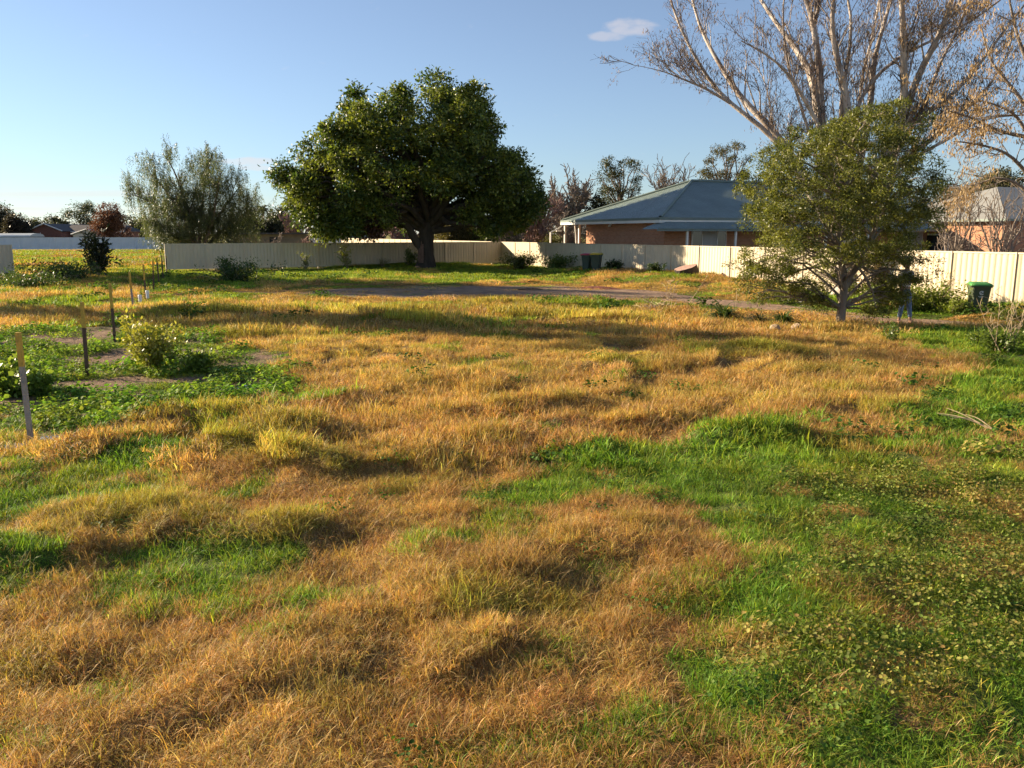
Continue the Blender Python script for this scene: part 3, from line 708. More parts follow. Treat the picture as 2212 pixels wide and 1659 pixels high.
def puff_data(rng, lobes, npuff, per, R, L, W, ca, cb, var=.22, shell=(.6, 1.0), squash=.8, droop=.2, up=.35):
    """leaves gathered in rounded puffs that sit on the lobes, with gaps between them"""
    lobes = np.asarray(lobes, float); w = (lobes[:, 3]+R*.6)*(lobes[:, 5]+R*.6); w = w/w.sum()
    li = rng.choice(len(lobes), npuff, p=w); d = norm(rng.normal(size=(npuff, 3))); rad = shell[0]+(shell[1]-shell[0])*rng.random(npuff)**.6
    c = lobes[li, :3]+d*lobes[li, 3:6]*rad[:, None]; Rp = R*(.55+.9*rng.random(npuff))
    N = npuff*per; ci = np.repeat(np.arange(npuff), per); g = norm(rng.normal(size=(N, 3))+.35*d[ci]+np.array([0, 0, up])); rr = (.35+.65*rng.random(N)**.5)*(1+.25*rng.normal(size=N)).clip(.5, 1.7)
    pos = c[ci]+g*np.array([1, 1, squash])*(Rp[ci]*rr)[:, None]
    ld = norm(g*.7+.8*rng.normal(size=(N, 3))+np.array([0, 0, -droop])); flat = norm(g+np.array([0, 0, .4]))
    V, F = leaf_quads(pos, ld, L*(.6+.8*rng.random(N)), W*(.6+.8*rng.random(N)), rng, flat)
    k = np.clip(rng.random(npuff)[ci]*.8+.1+.25*rng.normal(size=N), 0, 1)[:, None]
    col = (np.array(ca)*(1-k)+np.array(cb)*k)*(1+var*rng.normal(size=(N, 1))).clip(.4, 1.7)
    return V, F, np.repeat(col, 4, 0), c
def crown_obj(parent, name, V, F, col, mat):
    loc = np.array(parent.location); return link(name, np_mesh(name, V-loc, F, mat, col), parent)
def wood_obj(parent, name, parts, mat, smooth=True):
    V, F = merge(parts); loc = np.array(parent.location); return link(name, np_mesh(name, V-loc, F, mat, None, smooth), parent)
def limb(a, b, r0, r1, rng, n=8, sag=0.08, wob=0.04):
    a = np.array(a, float); b = np.array(b, float); L = np.linalg.norm(b-a)
    t = np.linspace(0, 1, n)[:, None]; p = a*(1-t)+b*t
    mid = rng.normal(size=3)*L*wob + np.array([0, 0, L*sag]); p += np.sin(t*math.pi)*mid
    p[1:-1] += rng.normal(size=(n-2, 3))*L*wob*.3
    return p, np.linspace(r0, r1, n)
def flare(px, py, Y, top, r, n=10, flare_=1.5):
    pass

# the big spreading tree
rng = np.random.default_rng(11)
TB = np.array([-5.8, 56.0, 0.35])
big = thing('spreading_tree', 'large dark evergreen tree with broad rounded crown before the back fence', 'tree', TB)
LP = [(755,222,34,36),(850,225,52,50),(800,280,80,60),(955,205,55,45),(1015,225,45,48),(1045,270,40,48),(905,310,80,60),(985,290,80,70),(735,310,55,48),(700,345,55,48),
 (655,385,45,48),(612,388,26,36),(632,408,42,38),(690,425,62,52),(780,360,75,65),(790,430,70,60),(870,390,75,65),(960,390,85,65),(1050,350,60,65),(1095,370,55,60),(1140,410,42,52),(1163,440,25,45),(1075,430,70,48),
 (690,475,40,36),(660,455,40,34),(755,468,45,34),(720,500,30,18),(835,455,50,34),(1010,455,60,38),(1105,465,60,34),(1060,485,50,24),(1150,462,35,26),(700,492,46,34),(757,488,46,34),(660,470,34,36),(645,435,36,34),(1125,482,50,26),(832,478,46,30),(728,508,34,22),(690,510,26,18)]
lob = []
cx0, cy0, RX, RY = 895., 365., 310., 200.
for (px, py, rx, ry) in LP:
    px = cx0+4+(px-cx0)*.965; py = 380+(py-380)*.975
    nx, ny = (px-cx0)/RX, (py-cy0)/RY; D = 5.2*math.sqrt(max(.06, 1-min(.94, nx*nx+ny*ny)))
    for q in (-.85, .0, .85):
        if D < 2.6 and q == 0: continue
        Y = 56+q*D+rng.normal()*.4; p = AT(px, py, 56.0); p[1] = Y
        s = 56/FPX; k = .82 if abs(q) > .5 else 1.0
        lob.append((p[0]+rng.normal()*.25, Y, p[2]+rng.normal()*.2, max(.3, rx*s*k-.48), max(.3, min(rx, ry)*s*k-.4), max(.25, ry*s*k-.45)))
V, F, C, cl = puff_data(rng, lob, 1250, 115, .58, .23, .11, (.045, .085, .020), (.205, .225, .040), .28, (.35, 1.0))
crown_obj(big, 'crown', V, F, C, M['leaf'])
# purplish dead spray hanging low on the left
V, F, C, _ = crown_data(rng, [(*AT(800, 492, 54.6), .5, .5, .4)], 26, 12, .5, .26, .15, .6, (.07, .04, .035), (.12, .06, .05), .2)
crown_obj(big, 'dead_spray', V, F, C, M['leaf_dry'])['kind'] = 'stuff'
parts = []
fork = np.array(AT(921, 500, 56.0)); 
tr = np.array([TB+[0, 0, -.4], TB+[0.02, 0, .1], TB+[.05, 0, .7], TB+[.08, 0, 1.4], fork, AT(928, 470, 56), AT(938, 440, 56.1), AT(940, 405, 56.2)])
tr = resample(tr, 16); trr = np.interp(np.linspace(0, 1, 16), [0, .06, .14, .35, .55, 1], [.86, .68, .55, .50, .46, .30])
Vt, Ft = tubes(tr, trr, 14)
an_ = np.tile(np.arange(14), 16); ring = np.repeat(np.arange(16), 14)
cen = tr[ring]; Vt = cen+(Vt-cen)*(1+.10*np.sin(an_*2.7+ring*.35)+.06*rng.normal(size=len(Vt)))[:, None]
parts.append((Vt, Ft))
p, r = limb(AT(921, 545, 55.9), AT(872, 470, 55.3), .36, .2, rng, 9, -.08, .02); parts.append(tubes(p, r, 9))
fork2 = tr[-1]
tg = np.array(lob)[:, :3]
for i in range(len(tg)):
    st = tr[rng.integers(8, 16)]
    if tg[i][2] < 4.5 or rng.random() < .5: st = tr[rng.integers(7, 12)]
    p, r = limb(st, tg[i], .20+.08*rng.random(), .05, rng, 9, .10, .05); parts.append(tubes(p, r, 6))
wood_obj(big, 'trunk', parts, M['bark'])
# pale scar low on the trunk
sc_ = MB(); an = np.linspace(-2.45, -1.75, 8)
for i in range(7):
    z0, z1 = .15, 1.45+.12*math.sin(i*2)
    f = lambda a, z: (.08+math.cos(a)*(.70-.05*z), math.sin(a)*(.70-.05*z), z)
    sc_.poly(f(an[i], z0), f(an[i+1], z0), f(an[i+1], z1), f(an[i], z1))
sc_.obj('bark_scar', plain('reddish_scar', (.17, .10, .075), .95, .3, 8, .8, 20), big)

# weeping pepper-like tree, left of the back fence
rng = np.random.default_rng(12)
WB = np.array([-22.6, 63.0, 0.0])
wt = thing('weeping_tree', 'airy grey-green weeping tree behind the left end of the back fence', 'tree', WB)
parts = []; tw = []
stems = [[(425,560),(420,500),(395,420),(370,350),(352,332)],[(428,560),(432,490),(440,410),(450,350)],[(430,560),(450,500),(490,440),(520,400)],[(422,560),(395,500),(350,450),(305,425),(285,420)],[(430,560),(455,520),(500,480),(545,450)],[(424,560),(400,470),(350,400),(325,375)],[(430,555),(460,480),(470,400),(478,370)],[(424,560),(390,520),(350,490),(335,480)]]
SP = []; SR = []
for s_ in stems:
    off = rng.normal()*1.5
    pts = resample([AT(a_, b_, 63+off*(i/(len(s_)-1))) for i, (a_, b_) in enumerate(s_)], 12); SP.append(pts); SR.append(np.linspace(.17, .03, 12))
SP = np.array(SP); SR = np.array(SR); parts.append(tubes(SP, SR, 6))
P1, R1 = grow(SP, SR, 12, 1.0, 2.2, .8, rng, .25, .25, 1, .5, 6, .18); parts.append(tubes(P1, R1, 4))
P2, R2 = grow(P1, R1, 6, .5, 1.1, .8, rng, .05, .3, 1, .5, 5, .2); parts.append(tubes(P2, np.maximum(R2, .008), 3))
wood_obj(wt, 'trunk', parts, M['bark_far'])
# hanging strands
n = 5200; pi = rng.integers(0, len(P2), n); pos = P2[pi, rng.integers(1, 5, n)]
SL_ = .5+1.0*rng.random(n); per = 14; ci = np.repeat(np.arange(n), per); tt_ = rng.random(n*per)
drift = rng.normal(size=(n, 3))*.18
pp = pos[ci]+np.stack([drift[ci, 0]*tt_, drift[ci, 1]*tt_, -SL_[ci]*tt_], 1)+rng.normal(size=(n*per, 3))*.035
dd = rng.normal(size=(n*per, 3))*.55+np.array([0, 0, -1])
V, F = leaf_quads(pp, dd, .14*(.7+.6*rng.random(n*per)), .032, rng)
k = np.clip(rng.random(n)[ci]+.2*rng.normal(size=n*per), 0, 1)[:, None]; col = np.array([.085, .105, .050])*(1-k)+np.array([.155, .175, .075])*k
extra = crown_data(rng, [(*AT(360, 470, 62), 1.3, 1.5, 2.6), (*AT(440, 470, 63.5), 2.4, 2, 2.6), (*AT(375, 520, 61.5), 1.1, 1, 1.6), (*AT(500, 470, 64), 1.5, 1.5, 1.8), (*AT(480, 510, 64), 2.3, 1.5, 1.5), (*AT(395, 410, 63), 1.6, 1.4, 1.6), (*AT(465, 420, 63.5), 1.5, 1.4, 1.5)], 2100, 18, .7, .15, .035, 1.3, (.05, .065, .03), (.12, .14, .055), .2, (.3, 1))
V = np.concatenate([V, extra[0]]); F = np.concatenate([F, extra[1]+len(pp)*4]); col = np.concatenate([np.repeat(col, 4, 0), extra[2]])
crown_obj(wt, 'crown', V, F, col, M['leaf'])

# fine-leaved tree in front on the right
rng = np.random.default_rng(13)
FB = G(1815, 705); FB[2] = float(hgt(FB[0], FB[1]))-.05
ft = thing('small_tree', 'bushy fine-leaved small tree beside the dirt track at right', 'tree', FB)
YF = FB[1]
LP = [(1850,262,60,32),(1880,250,35,28),(1770,300,62,42),(1840,310,80,50),(1930,290,62,48),(1975,330,40,50),(1690,345,58,46),(1745,380,72,60),(1840,390,85,60),(1930,390,68,60),(1985,400,26,40),(1650,400,38,46),(1680,440,60,48),(1760,460,75,58),(1860,470,80,58),(1950,470,55,58),
 (1645,475,30,40),(1700,520,62,38),(1790,540,65,40),(1880,550,65,45),(1955,545,45,50),(1985,590,34,42),(1620,570,45,42),(1680,585,62,36),(1615,615,28,26),(1730,620,40,30),(1760,655,30,22),(1850,620,45,40),(1910,630,40,44),(1945,650,30,30),(1880,675,26,28),(1990,560,24,34),(1800,610,40,35),(1945,600,38,36),(1660,610,44,30),(1640,640,26,18),(1720,560,44,30)]
lob = []; s = YF/FPX
for (px, py, rx, ry) in LP:
    nx, ny = (px-1810)/215., (py-430)/230.; D = 2.2*math.sqrt(max(.1, 1-min(.9, nx*nx+ny*ny)))
    for q in ((-.7, .1, .8) if D > 1.2 else (-.3, .5)):
        if py > 600 and 1780 < px < 1870 and q < 0: continue
        p = AT(px, py, YF); lob.append((p[0]+rng.normal()*.08, YF+q*D+rng.normal()*.1, p[2]+rng.normal()*.06, max(.1, rx*s*.95-.13), max(.1, rx*s*.95-.13), max(.08, ry*s*.92-.12)))
V, F, C, cl = puff_data(rng, lob, 1150, 95, .20, .078, .024, (.065, .085, .020), (.225, .225, .045), .28, (.25, 1.0), .62, .15)
crown_obj(ft, 'crown', V, F, C, M['leaf'])
parts = []
t1 = resample([FB+[0, 0, -.2], AT(1816, 680, YF), AT(1822, 640, YF), AT(1826, 610, YF), AT(1818, 570, YF), AT(1808, 530, YF), AT(1812, 480, YF), AT(1830, 400, YF), AT(1845, 320, YF)], 22)
r1_ = np.interp(np.linspace(0, 1, 22), [0, .08, .2, .5, 1], [.155, .125, .105, .08, .02]); parts.append(tubes(t1, r1_, 10))
t2 = resample([AT(1826, 622, YF), AT(1838, 600, YF), AT(1850, 570, YF-.1), AT(1870, 540, YF-.2), AT(1900, 480, YF-.4), AT(1930, 400, YF-.5)], 14); r2_ = np.linspace(.06, .015, 14); parts.append(tubes(t2, r2_, 8))
tg = np.array(lob)[:, :3]; br = []
for i in range(len(tg)):
    src = t1 if rng.random() < .65 else t2
    j = rng.integers(4, len(src)-2)
    cand = src[:, 2]; j = int(np.clip(np.argmin(np.abs(cand-(tg[i][2]-.8))), 3, len(src)-2))
    p, r = limb(src[j], tg[i], .03+.015*rng.random(), .008, rng, 8, .08, .06); br.append(p); parts.append(tubes(p, r, 5))
br = np.array(br); P1, R1 = grow(br, np.tile(np.linspace(.02, .008, 8), (len(br), 1)), 7, .3, .7, .7, rng, .05, .3, 1, .6, 5, .15); parts.append(tubes(P1, np.maximum(R1, .003), 3))
wood_obj(ft, 'trunk', parts, M['bark_grey'])

# the tall gum behind it
rng = np.random.default_rng(14)
GB = np.array([13.3, 33.0, 0.15])
gum = thing('gum_tree', 'tall pale-trunked gum tree with many bare spreading limbs at right', 'tree', GB)
def c5(x, y): return ((1740+x/2.009)*.7786, (y/2.009)*.7786)
ST = [([(850,790),(640,620),(550,570),(480,490),(420,390),(350,270),(270,110),(230,-40)], .12, .035),
 ([(550,570),(400,480),(300,440),(180,390),(80,365)], .05, .012),
 ([(860,780),(740,640),(630,560),(600,500),(540,400),(500,330),(440,240),(390,120),(350,-60)], .16, .04),
 ([(1070,690),(1000,580),(940,470),(880,380),(780,300),(640,230)], .12, .02),
 ([(1080,680),(1040,580),(1050,450),(1000,350),(930,260),(850,150),(780,60),(700,-80)], .20, .06),
 ([(1075,680),(1075,500),(1075,370),(1050,260),(1045,130),(1020,60),(960,-100)], .21, .07),
 ([(1045,120),(1065,60),(1090,-90)], .07, .04),
 ([(1240,660),(1220,560),(1215,450),(1175,390),(1160,280),(1145,190),(1130,100),(1165,-100)], .19, .06),
 ([(1190,640),(1200,500),(1235,330),(1245,200),(1260,100),(1210,-80)], .12, .04),
 ([(1360,580),(1365,450),(1370,350),(1400,230),(1450,80),(1490,-90)], .16, .05),
 ([(1550,620),(1545,500),(1540,350),(1540,200),(1535,80),(1520,-100)], .20, .08),
 ([(1555,620),(1600,470),(1650,350),(1700,280),(1740,200),(1790,80),(1830,-90)], .19, .07),
 ([(1640,620),(1690,540),(1700,450),(1740,350),(1790,260),(1850,170),(1920,-60)], .11, .03),
 ([(1270,560),(1350,460),(1480,330),(1560,280),(1680,240),(1800,180),(1990,80),(2150,-60)], .085, .03),
 ([(1500,700),(1680,640),(1790,560),(1900,440),(2010,300),(2150,100),(2260,-30)], .12, .03),
 ([(1560,840),(1700,800),(1790,700),(1850,620),(1990,540),(2060,420),(2150,250)], .13, .025),
 ([(1600,860),(1780,790),(1900,700),(2000,650),(2240,640)], .09, .02),
 ([(820,800),(800,650),(790,520),(760,420),(700,330)], .045, .012),
 ([(1000,700),(960,560),(900,400),(870,200),(860,60),(880,-60)], .07, .025),
 ([(1290,600),(1300,470),(1330,330),(1380,170),(1400,0),(1420,-80)], .07, .03)]
hub = AT(1822, 520, 33.0)
SP, SR, parts = [], [], []
for i, (pl, ra_, rb_) in enumerate(ST):
    dpt = rng.normal()*1.8; m_ = len(pl)
    pts = [AT(*c5(x, y), 33+dpt*(j+1)/m_) for j, (x, y) in enumerate(pl)]
    if i not in (1, 6): pts = [np.array(hub)+rng.normal(size=3)*.12] + pts
    else: pts[0] = pts[0]
    pts = resample(pts, 18); rr = np.interp(np.linspace(0, 1, 18), [0, .25, 1], [ra_*1.15, ra_, rb_])
    SP.append(pts); SR.append(rr)
SP = np.array(SP); SR = np.array(SR)
# attach the two side branches to their own limbs
SP[1] += (SP[0][int(np.argmin(np.linalg.norm(SP[0]-SP[1][0], axis=1)))]-SP[1][0]); SP[6] += (SP[5][int(np.argmin(np.linalg.norm(SP[5]-SP[6][0], axis=1)))]-SP[6][0])
Vt, Ft = tubes(SP, SR*1.0, 9); parts.append((Vt, Ft))
base = resample([GB+[-.1, 0, -.3], GB+[-.05, 0, .4], GB+[-.15, 0, 1.2], np.array(hub)+[0, 0, .2]], 12); parts.append(tubes(base, np.interp(np.linspace(0, 1, 12), [0, .15, .6, 1], [.62, .42, .36, .30]), 12))
# secondary limbs, twigs
SR = SR*1.0
P1, R1 = grow(SP, SR, 18, .8, 2.2, .42, rng, .35, .25, 1, .34, 7, .13); R1 = np.maximum(R1, .012); parts.append(tubes(P1, R1, 5)); twg = []
P2, R2 = grow(P1, R1, 7, .4, 1.0, .55, rng, .12, .25, 1, .55, 6, .16); R2 = np.clip(R2, .006, .02); twg.append(tubes(P2, R2, 4))
P3, R3 = grow(P2, R2, 2, .2, .6, .7, rng, -.05, .3, 1, .6, 5, .22); R3 = np.clip(R3, .004, .010); twg.append(tubes(P3, R3, 3))
wood_obj(gum, 'trunk', parts, M['bark_gum']); wood_obj(gum, 'twigs', twg, M['twig_brown'])
def hang_leaves(P, n, per, rng, L, W, ca, cb, wmask=None):
    pr = None
    if wmask is not None: pr = wmask/wmask.sum()
    pi = rng.choice(len(P), n, p=pr); e = P[pi, -1-rng.integers(0, 2, n)]
    ci = np.repeat(np.arange(n), per); N = n*per
    pos = e[ci]+rng.normal(size=(N, 3))*np.array([.10, .10, .09]); d = rng.normal(size=(N, 3))*.35+np.array([0, 0, -1])
    V, F = leaf_quads(pos, d, L*(.7+.6*rng.random(N)), W*(.7+.6*rng.random(N)), rng)
    k = np.clip(rng.random(n)[ci]+.25*rng.normal(size=N), 0, 1)[:, None]
    return V, F, np.repeat(np.array(ca)*(1-k)+np.array(cb)*k, 4, 0)
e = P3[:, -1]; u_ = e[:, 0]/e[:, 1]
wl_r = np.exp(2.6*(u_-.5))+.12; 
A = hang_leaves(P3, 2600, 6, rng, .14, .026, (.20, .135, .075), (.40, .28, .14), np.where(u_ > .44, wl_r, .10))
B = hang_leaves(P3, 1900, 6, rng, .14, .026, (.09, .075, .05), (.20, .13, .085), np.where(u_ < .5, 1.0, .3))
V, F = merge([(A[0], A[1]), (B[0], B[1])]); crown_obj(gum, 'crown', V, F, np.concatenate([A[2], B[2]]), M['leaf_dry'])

# drooping gum with dead golden leaves at the right edge
rng = np.random.default_rng(15)
DB = np.array([19.4, 26.0, 0.1])
dg = thing('dead_leaf_tree', 'gum with drooping twigs of dead golden leaves at the right picture edge', 'tree', DB)
ST = [[(2260,640),(2250,420),(2235,250),(2240,60),(2230,-80)],[(2240,330),(2195,245),(2150,225),(2110,215)],[(2238,260),(2180,180),(2140,140),(2120,60)],[(2240,400),(2180,330),(2110,310),(2060,305)],[(2240,180),(2200,90),(2180,0),(2170,-60)],[(2245,450),(2200,395),(2150,380),(2110,400)],[(2240,300),(2160,285),(2090,250),(2050,240)]]
SP, SR = [], []
for i, pl in enumerate(ST):
    off = rng.normal()*.8
    SP.append(resample([AT(a_, b_, 26+off*j/len(pl)) for j, (a_, b_) in enumerate(pl)], 12)); SR.append(np.linspace(.16 if i == 0 else .07, .06 if i == 0 else .015, 12))
SP = np.array(SP); SR = np.array(SR); parts = [tubes(SP, SR, 8), tubes(resample([DB+[0, 0, -.3], (DB+SP[0][0])/2, SP[0][0]], 6), np.linspace(.3, .17, 6), 9)]
P1, R1 = grow(SP, SR, 9, .7, 1.7, .7, rng, .02, .25, 1, .45, 6, .2); parts.append(tubes(P1, np.maximum(R1, .008), 4))
P2, R2 = grow(P1, R1, 6, .4, 1.0, .7, rng, -.18, .2, 1, .6, 6, .25); R2 = np.clip(R2, .004, .012); parts.append(tubes(P2, R2, 3))
wood_obj(dg, 'trunk', parts, M['bark_grey'])
A = hang_leaves(P2, 560, 11, rng, .13, .028, (.24, .16, .08), (.50, .36, .18)); crown_obj(dg, 'crown', A[0], A[1], A[2], M['leaf_dry'])

# ---- generic leafy and bare trees for the middle and far distance
def leafy(name, label, px, py_base, py_top, halfw, Y, ca, cb, n, per, L, seed, group=None, droop=.2, blobs=9, bare=.25, lobes=None, spray=None, mat='leaf', W=.45, shell=(.35, 1.0)):
    rng = np.random.default_rng(seed); s = Y/FPX
    b = AT(px, py_base, Y); bz = 0.0; top = AT(px, py_top, Y)[2]; hw_ = halfw*s
    B_ = np.array([b[0], Y, bz]); t = thing(name, label, 'tree', B_, 0, group)
    H_ = top; lo = []
    if lobes is None:
        zc = H_*(bare+1)/2; rz = H_*(1-bare)/2
        for i in range(blobs):
            d = norm(rng.normal(size=3))*rng.random()**.4*.62
            lo.append((b[0]+d[0]*hw_, Y+d[1]*hw_, zc+d[2]*rz, hw_*(.38+.2*rng.random()), hw_*(.38+.2*rng.random()), rz*(.34+.16*rng.random())))
    else:
        for (lx, ly, rx, ry) in lobes:
            p = AT(lx, ly, Y)
            for q in (-.5, .4): lo.append((p[0], Y+q*hw_*.7, p[2], rx*s, rx*s, ry*s))
    if lobes is None: V, F, C, cl = crown_data(rng, lo, n, per, spray or L*2.2, L, L*W, droop, ca, cb, .22, shell)
    else: V, F, C, cl = puff_data(rng, [(l[0], l[1], l[2], max(.2, l[3]-.3), max(.2, l[4]-.3), max(.2, l[5]-.3)) for l in lo], 12*len(lobes), 50, .45*Y/90, L*.8, L*.3, ca, cb, .25, (.1, 1.0), .9, droop, .3)
    crown_obj(t, 'crown', V, F, C, M[mat])
    parts = []; tp = np.array([b[0], Y, H_*.55])
    p, r = limb(B_+[0, 0, -.2], tp, max(.1, H_*.03), max(.05, H_*.014), rng, 8, 0, .03); parts.append(tubes(p, r, 7))
    for l in lo: q, r = limb(p[rng.integers(3, 8)], l[:3], H_*.010, H_*.003, rng, 7, .05, .06); parts.append(tubes(q, r, 5))
    wood_obj(t, 'trunk', parts, M['bark_far']); return t
def bare(name, label, px, py_base, py_top, halfw, Y, seed, mat='twig_pink', dens=1.0, group=None, nst=7, thin=1.0, up=.25, z0=0.0):
    rng = np.random.default_rng(seed); s = Y/FPX; b = AT(px, py_base, Y); B_ = np.array([b[0], Y, z0])
    t = thing(name, label, 'tree' if AT(px, py_top, Y)[2] > 3 else 'shrub', B_, 0, group)
    H_ = AT(px, py_top, Y)[2]-z0; hw_ = halfw*s; st = []
    for i in range(nst):
        a = 2*math.pi*(i+rng.random())/nst; rr = hw_*(.25+.75*rng.random())
        p, r = limb(B_+[0, 0, -.1], B_+np.array([math.cos(a)*rr, math.sin(a)*rr, H_*(.6+.3*rng.random())]), 1, 1, rng, 8, -.04, .04); st.append(p)
    SP = np.array(st); tw_ = max(.004, .00035*Y)*thin
    SR = np.tile(np.linspace(H_*.016, tw_*1.4, 8), (nst, 1)); parts = [tubes(SP, SR, 5)]
    P1, R1 = grow(SP, SR, int(9*dens), H_*.16, H_*.36, .6, rng, up, .2, 1, .5, 5, .15); R1 = np.maximum(R1, tw_*1.2); parts.append(tubes(P1, R1, 3))
    P2, R2 = grow(P1, R1, int(6*dens), H_*.08, H_*.2, .7, rng, up*.6, .2, 1, .6, 4, .2); R2 = np.maximum(R2*.8, tw_); parts.append(tubes(P2, R2, 3))
    if dens >= 1: P3, R3 = grow(P2, R2, 3, H_*.04, H_*.11, .7, rng, .1, .2, 1, .7, 3, .2); parts.append(tubes(P3, np.maximum(R3*.7, tw_*.8), 3))
    wood_obj(t, 'branches', parts, M[mat]); return t
DG, LG = (.030, .042, .016), (.085, .095, .032)
# centre and right background
leafy('pine_tree', 'tall dark casuarina standing behind the green roofed house', 1340, 560, 330, 56, 95, (.028, .036, .016), (.085, .085, .035), 900, 16, .26, 21, bare=.3,
      lobes=[(1308,355,14,22),(1300,385,20,22),(1322,375,16,22),(1345,360,20,18),(1372,362,16,24),(1375,395,14,22),(1340,385,24,20),(1310,415,22,20),(1338,415,20,18),(1370,420,14,18),(1300,440,22,18),(1325,440,24,16)], droop=-.3, spray=.4, shell=(.5, 1.1))
leafy('dark_bush', 'dense dark evergreen below the tall casuarina, left of the roof', 1290, 560, 415, 32, 90, (.018, .024, .010), (.045, .05, .02), 420, 14, .3, 22, bare=.1)
leafy('gum_tree', 'olive gum tree rising behind the right end of the green roof', 1560, 560, 305, 55, 85, (.05, .05, .022), (.14, .12, .055), 700, 14, .24, 23, bare=.3,
      lobes=[(1560,325,24,16),(1590,318,18,12),(1535,345,18,14),(1575,350,26,16),(1610,345,12,14),(1525,375,18,16),(1560,380,26,18),(1600,382,20,18),(1515,395,10,10),(1545,400,24,14),(1590,410,24,14)], droop=.5, spray=.4, shell=(.5, 1.1))
bare('bare_tree', 'tall grey leafless tree right of the big tree crown', 1225, 560, 395, 45, 90, 24, 'twig_grey', 1.0, thin=1.5, nst=10, up=.5)
bare('bare_tree', 'pinkish leafless tree below the big crown at its right', 1150, 560, 425, 55, 84, 25, 'twig_pink', 1.0, thin=1.5, nst=10)
bare('bare_tree', 'low pale tangled leafless tree behind the fence corner', 1100, 560, 470, 40, 72, 26, 'twig_grey', 1.0, thin=1.5, nst=10)
bare('bare_tree', 'leafless tree tops showing over the ridge of the green roof', 1440, 560, 372, 44, 100, 27, 'twig_grey', 1.0, up=.5)
bare('bare_tree', 'small leafless tree at the house corner by the white post', 1235, 560, 470, 34, 70, 28, 'twig_grey', 1.0)
leafy('conifer_hedge', 'olive-brown conifer directly right of the big tree trunk', 968, 545, 470, 30, 80, (.06, .055, .018), (.15, .115, .04), 620, 14, .22, 29, bare=.05, droop=-.5, group=None)
leafy('conifer_hedge', 'middle olive-brown conifer behind the back fence', 1008, 545, 474, 26, 80, (.06, .055, .018), (.15, .115, .04), 560, 14, .22, 30, bare=.05, droop=-.5)
leafy('conifer_hedge', 'rightmost, darker conifer of the three behind the back fence', 1046, 545, 476, 26, 80, (.035, .035, .014), (.10, .08, .03), 560, 14, .22, 31, bare=.05, droop=-.5)
leafy('dark_bush', 'rounded green bush in front of the leafless tree left of the house', 1195, 560, 500, 26, 68, (.05, .055, .02), (.13, .12, .04), 380, 14, .16, 32, bare=.05)
leafy('dark_bush', 'dark evergreen between the leafless trees right of the big crown', 1160, 560, 455, 30, 100, (.02, .025, .01), (.05, .05, .02), 360, 14, .3, 33, bare=.1)
bare('bare_tree', 'reddish leafless thicket left of the big tree trunk', 800, 560, 470, 55, 135, 34, 'twig_pink', 1.0, thin=1.5, nst=10)
bare('bare_tree', 'brown leafless thicket just left of the big tree trunk', 870, 560, 478, 45, 125, 35, 'twig_pink', 1.0, thin=1.5, nst=10)
bare('bare_tree', 'brown leafless tree beyond the carport', 640, 560, 462, 40, 150, 36, 'twig_pink', 1.0)
leafy('gum_tree', 'rounded dark gum on the skyline between the weeping tree and the big tree', 612, 560, 450, 26, 165, (.03, .035, .02), (.07, .075, .04), 380, 14, .5, 37, bare=.3)
leafy('dark_bush', 'near-black evergreen under the palm', 578, 560, 475, 30, 110, (.012, .016, .008), (.03, .035, .014), 420, 14, .34, 38, bare=.05)
leafy('dark_bush', 'dark evergreen at the right skirt of the weeping tree', 540, 560, 455, 26, 105, (.03, .035, .02), (.07, .075, .04), 420, 14, .3, 39, bare=.1)
bare('bare_shrub', 'arching leafless shrub behind the back fence by the carport', 590, 560, 512, 24, 66, 40, 'twig_grey', .7, up=-.1)
bare('bare_shrub', 'second leafless shrub behind the back fence, right of the carport opening', 665, 560, 508, 22, 66, 41, 'twig_pink', .7, up=.1)
# left background
leafy('dark_tree', 'dark tree at the far left picture edge', 5, 560, 442, 34, 150, (.03, .032, .022), (.075, .07, .045), 520, 14, .45, 42, bare=.15)
leafy('dark_tree', 'dark rounded tree right of the one at the left picture edge', 48, 560, 462, 26, 145, (.022, .02, .018), (.055, .045, .035), 460, 14, .42, 43, bare=.1)
leafy('gum_tree', 'open dark gum on the left skyline beside the russet tree', 178, 560, 436, 36, 185, (.03, .04, .02), (.08, .09, .045), 460, 14, .5, 44, lobes=[(195,445,16,9),(180,452,18,10),(165,465,16,10),(200,465,14,12),(185,480,20,10),(150,465,10,14),(205,485,10,12)])
leafy('russet_tree', 'rusty brown leaved tree left of the weeping tree', 247, 560, 443, 38, 140, (.10, .05, .032), (.20, .095, .055), 620, 14, .34, 45, bare=.1, mat='leaf_dry')
leafy('dark_tree', 'low distant olive trees left of the open gum', 140, 560, 470, 22, 230, (.05, .055, .03), (.09, .095, .05), 200, 12, .7, 46, bare=.1)
leafy('distant_tree', 'low distant trees over the red brick house roof', 90, 560, 474, 30, 260, (.05, .055, .035), (.09, .095, .06), 240, 12, .8, 47, bare=.05)
for i, (px, top, hw_, Y, lab) in enumerate(((300, 470, 30, 210, 'distant dark trees left of the weeping tree foot'), (520, 478, 40, 230, 'distant dark trees right of the weeping tree foot'), (720, 490, 50, 240, 'distant trees seen below the left of the big crown'), (1020, 470, 50, 220, 'distant trees glimpsed behind the conifers'), (-40, 470, 40, 210, 'distant trees running out of frame at left'))):
    leafy('distant_tree', lab, px, 560, top, hw_, Y, (.04, .042, .025), (.09, .09, .05), 240, 12, .7, 60+i, bare=.05)
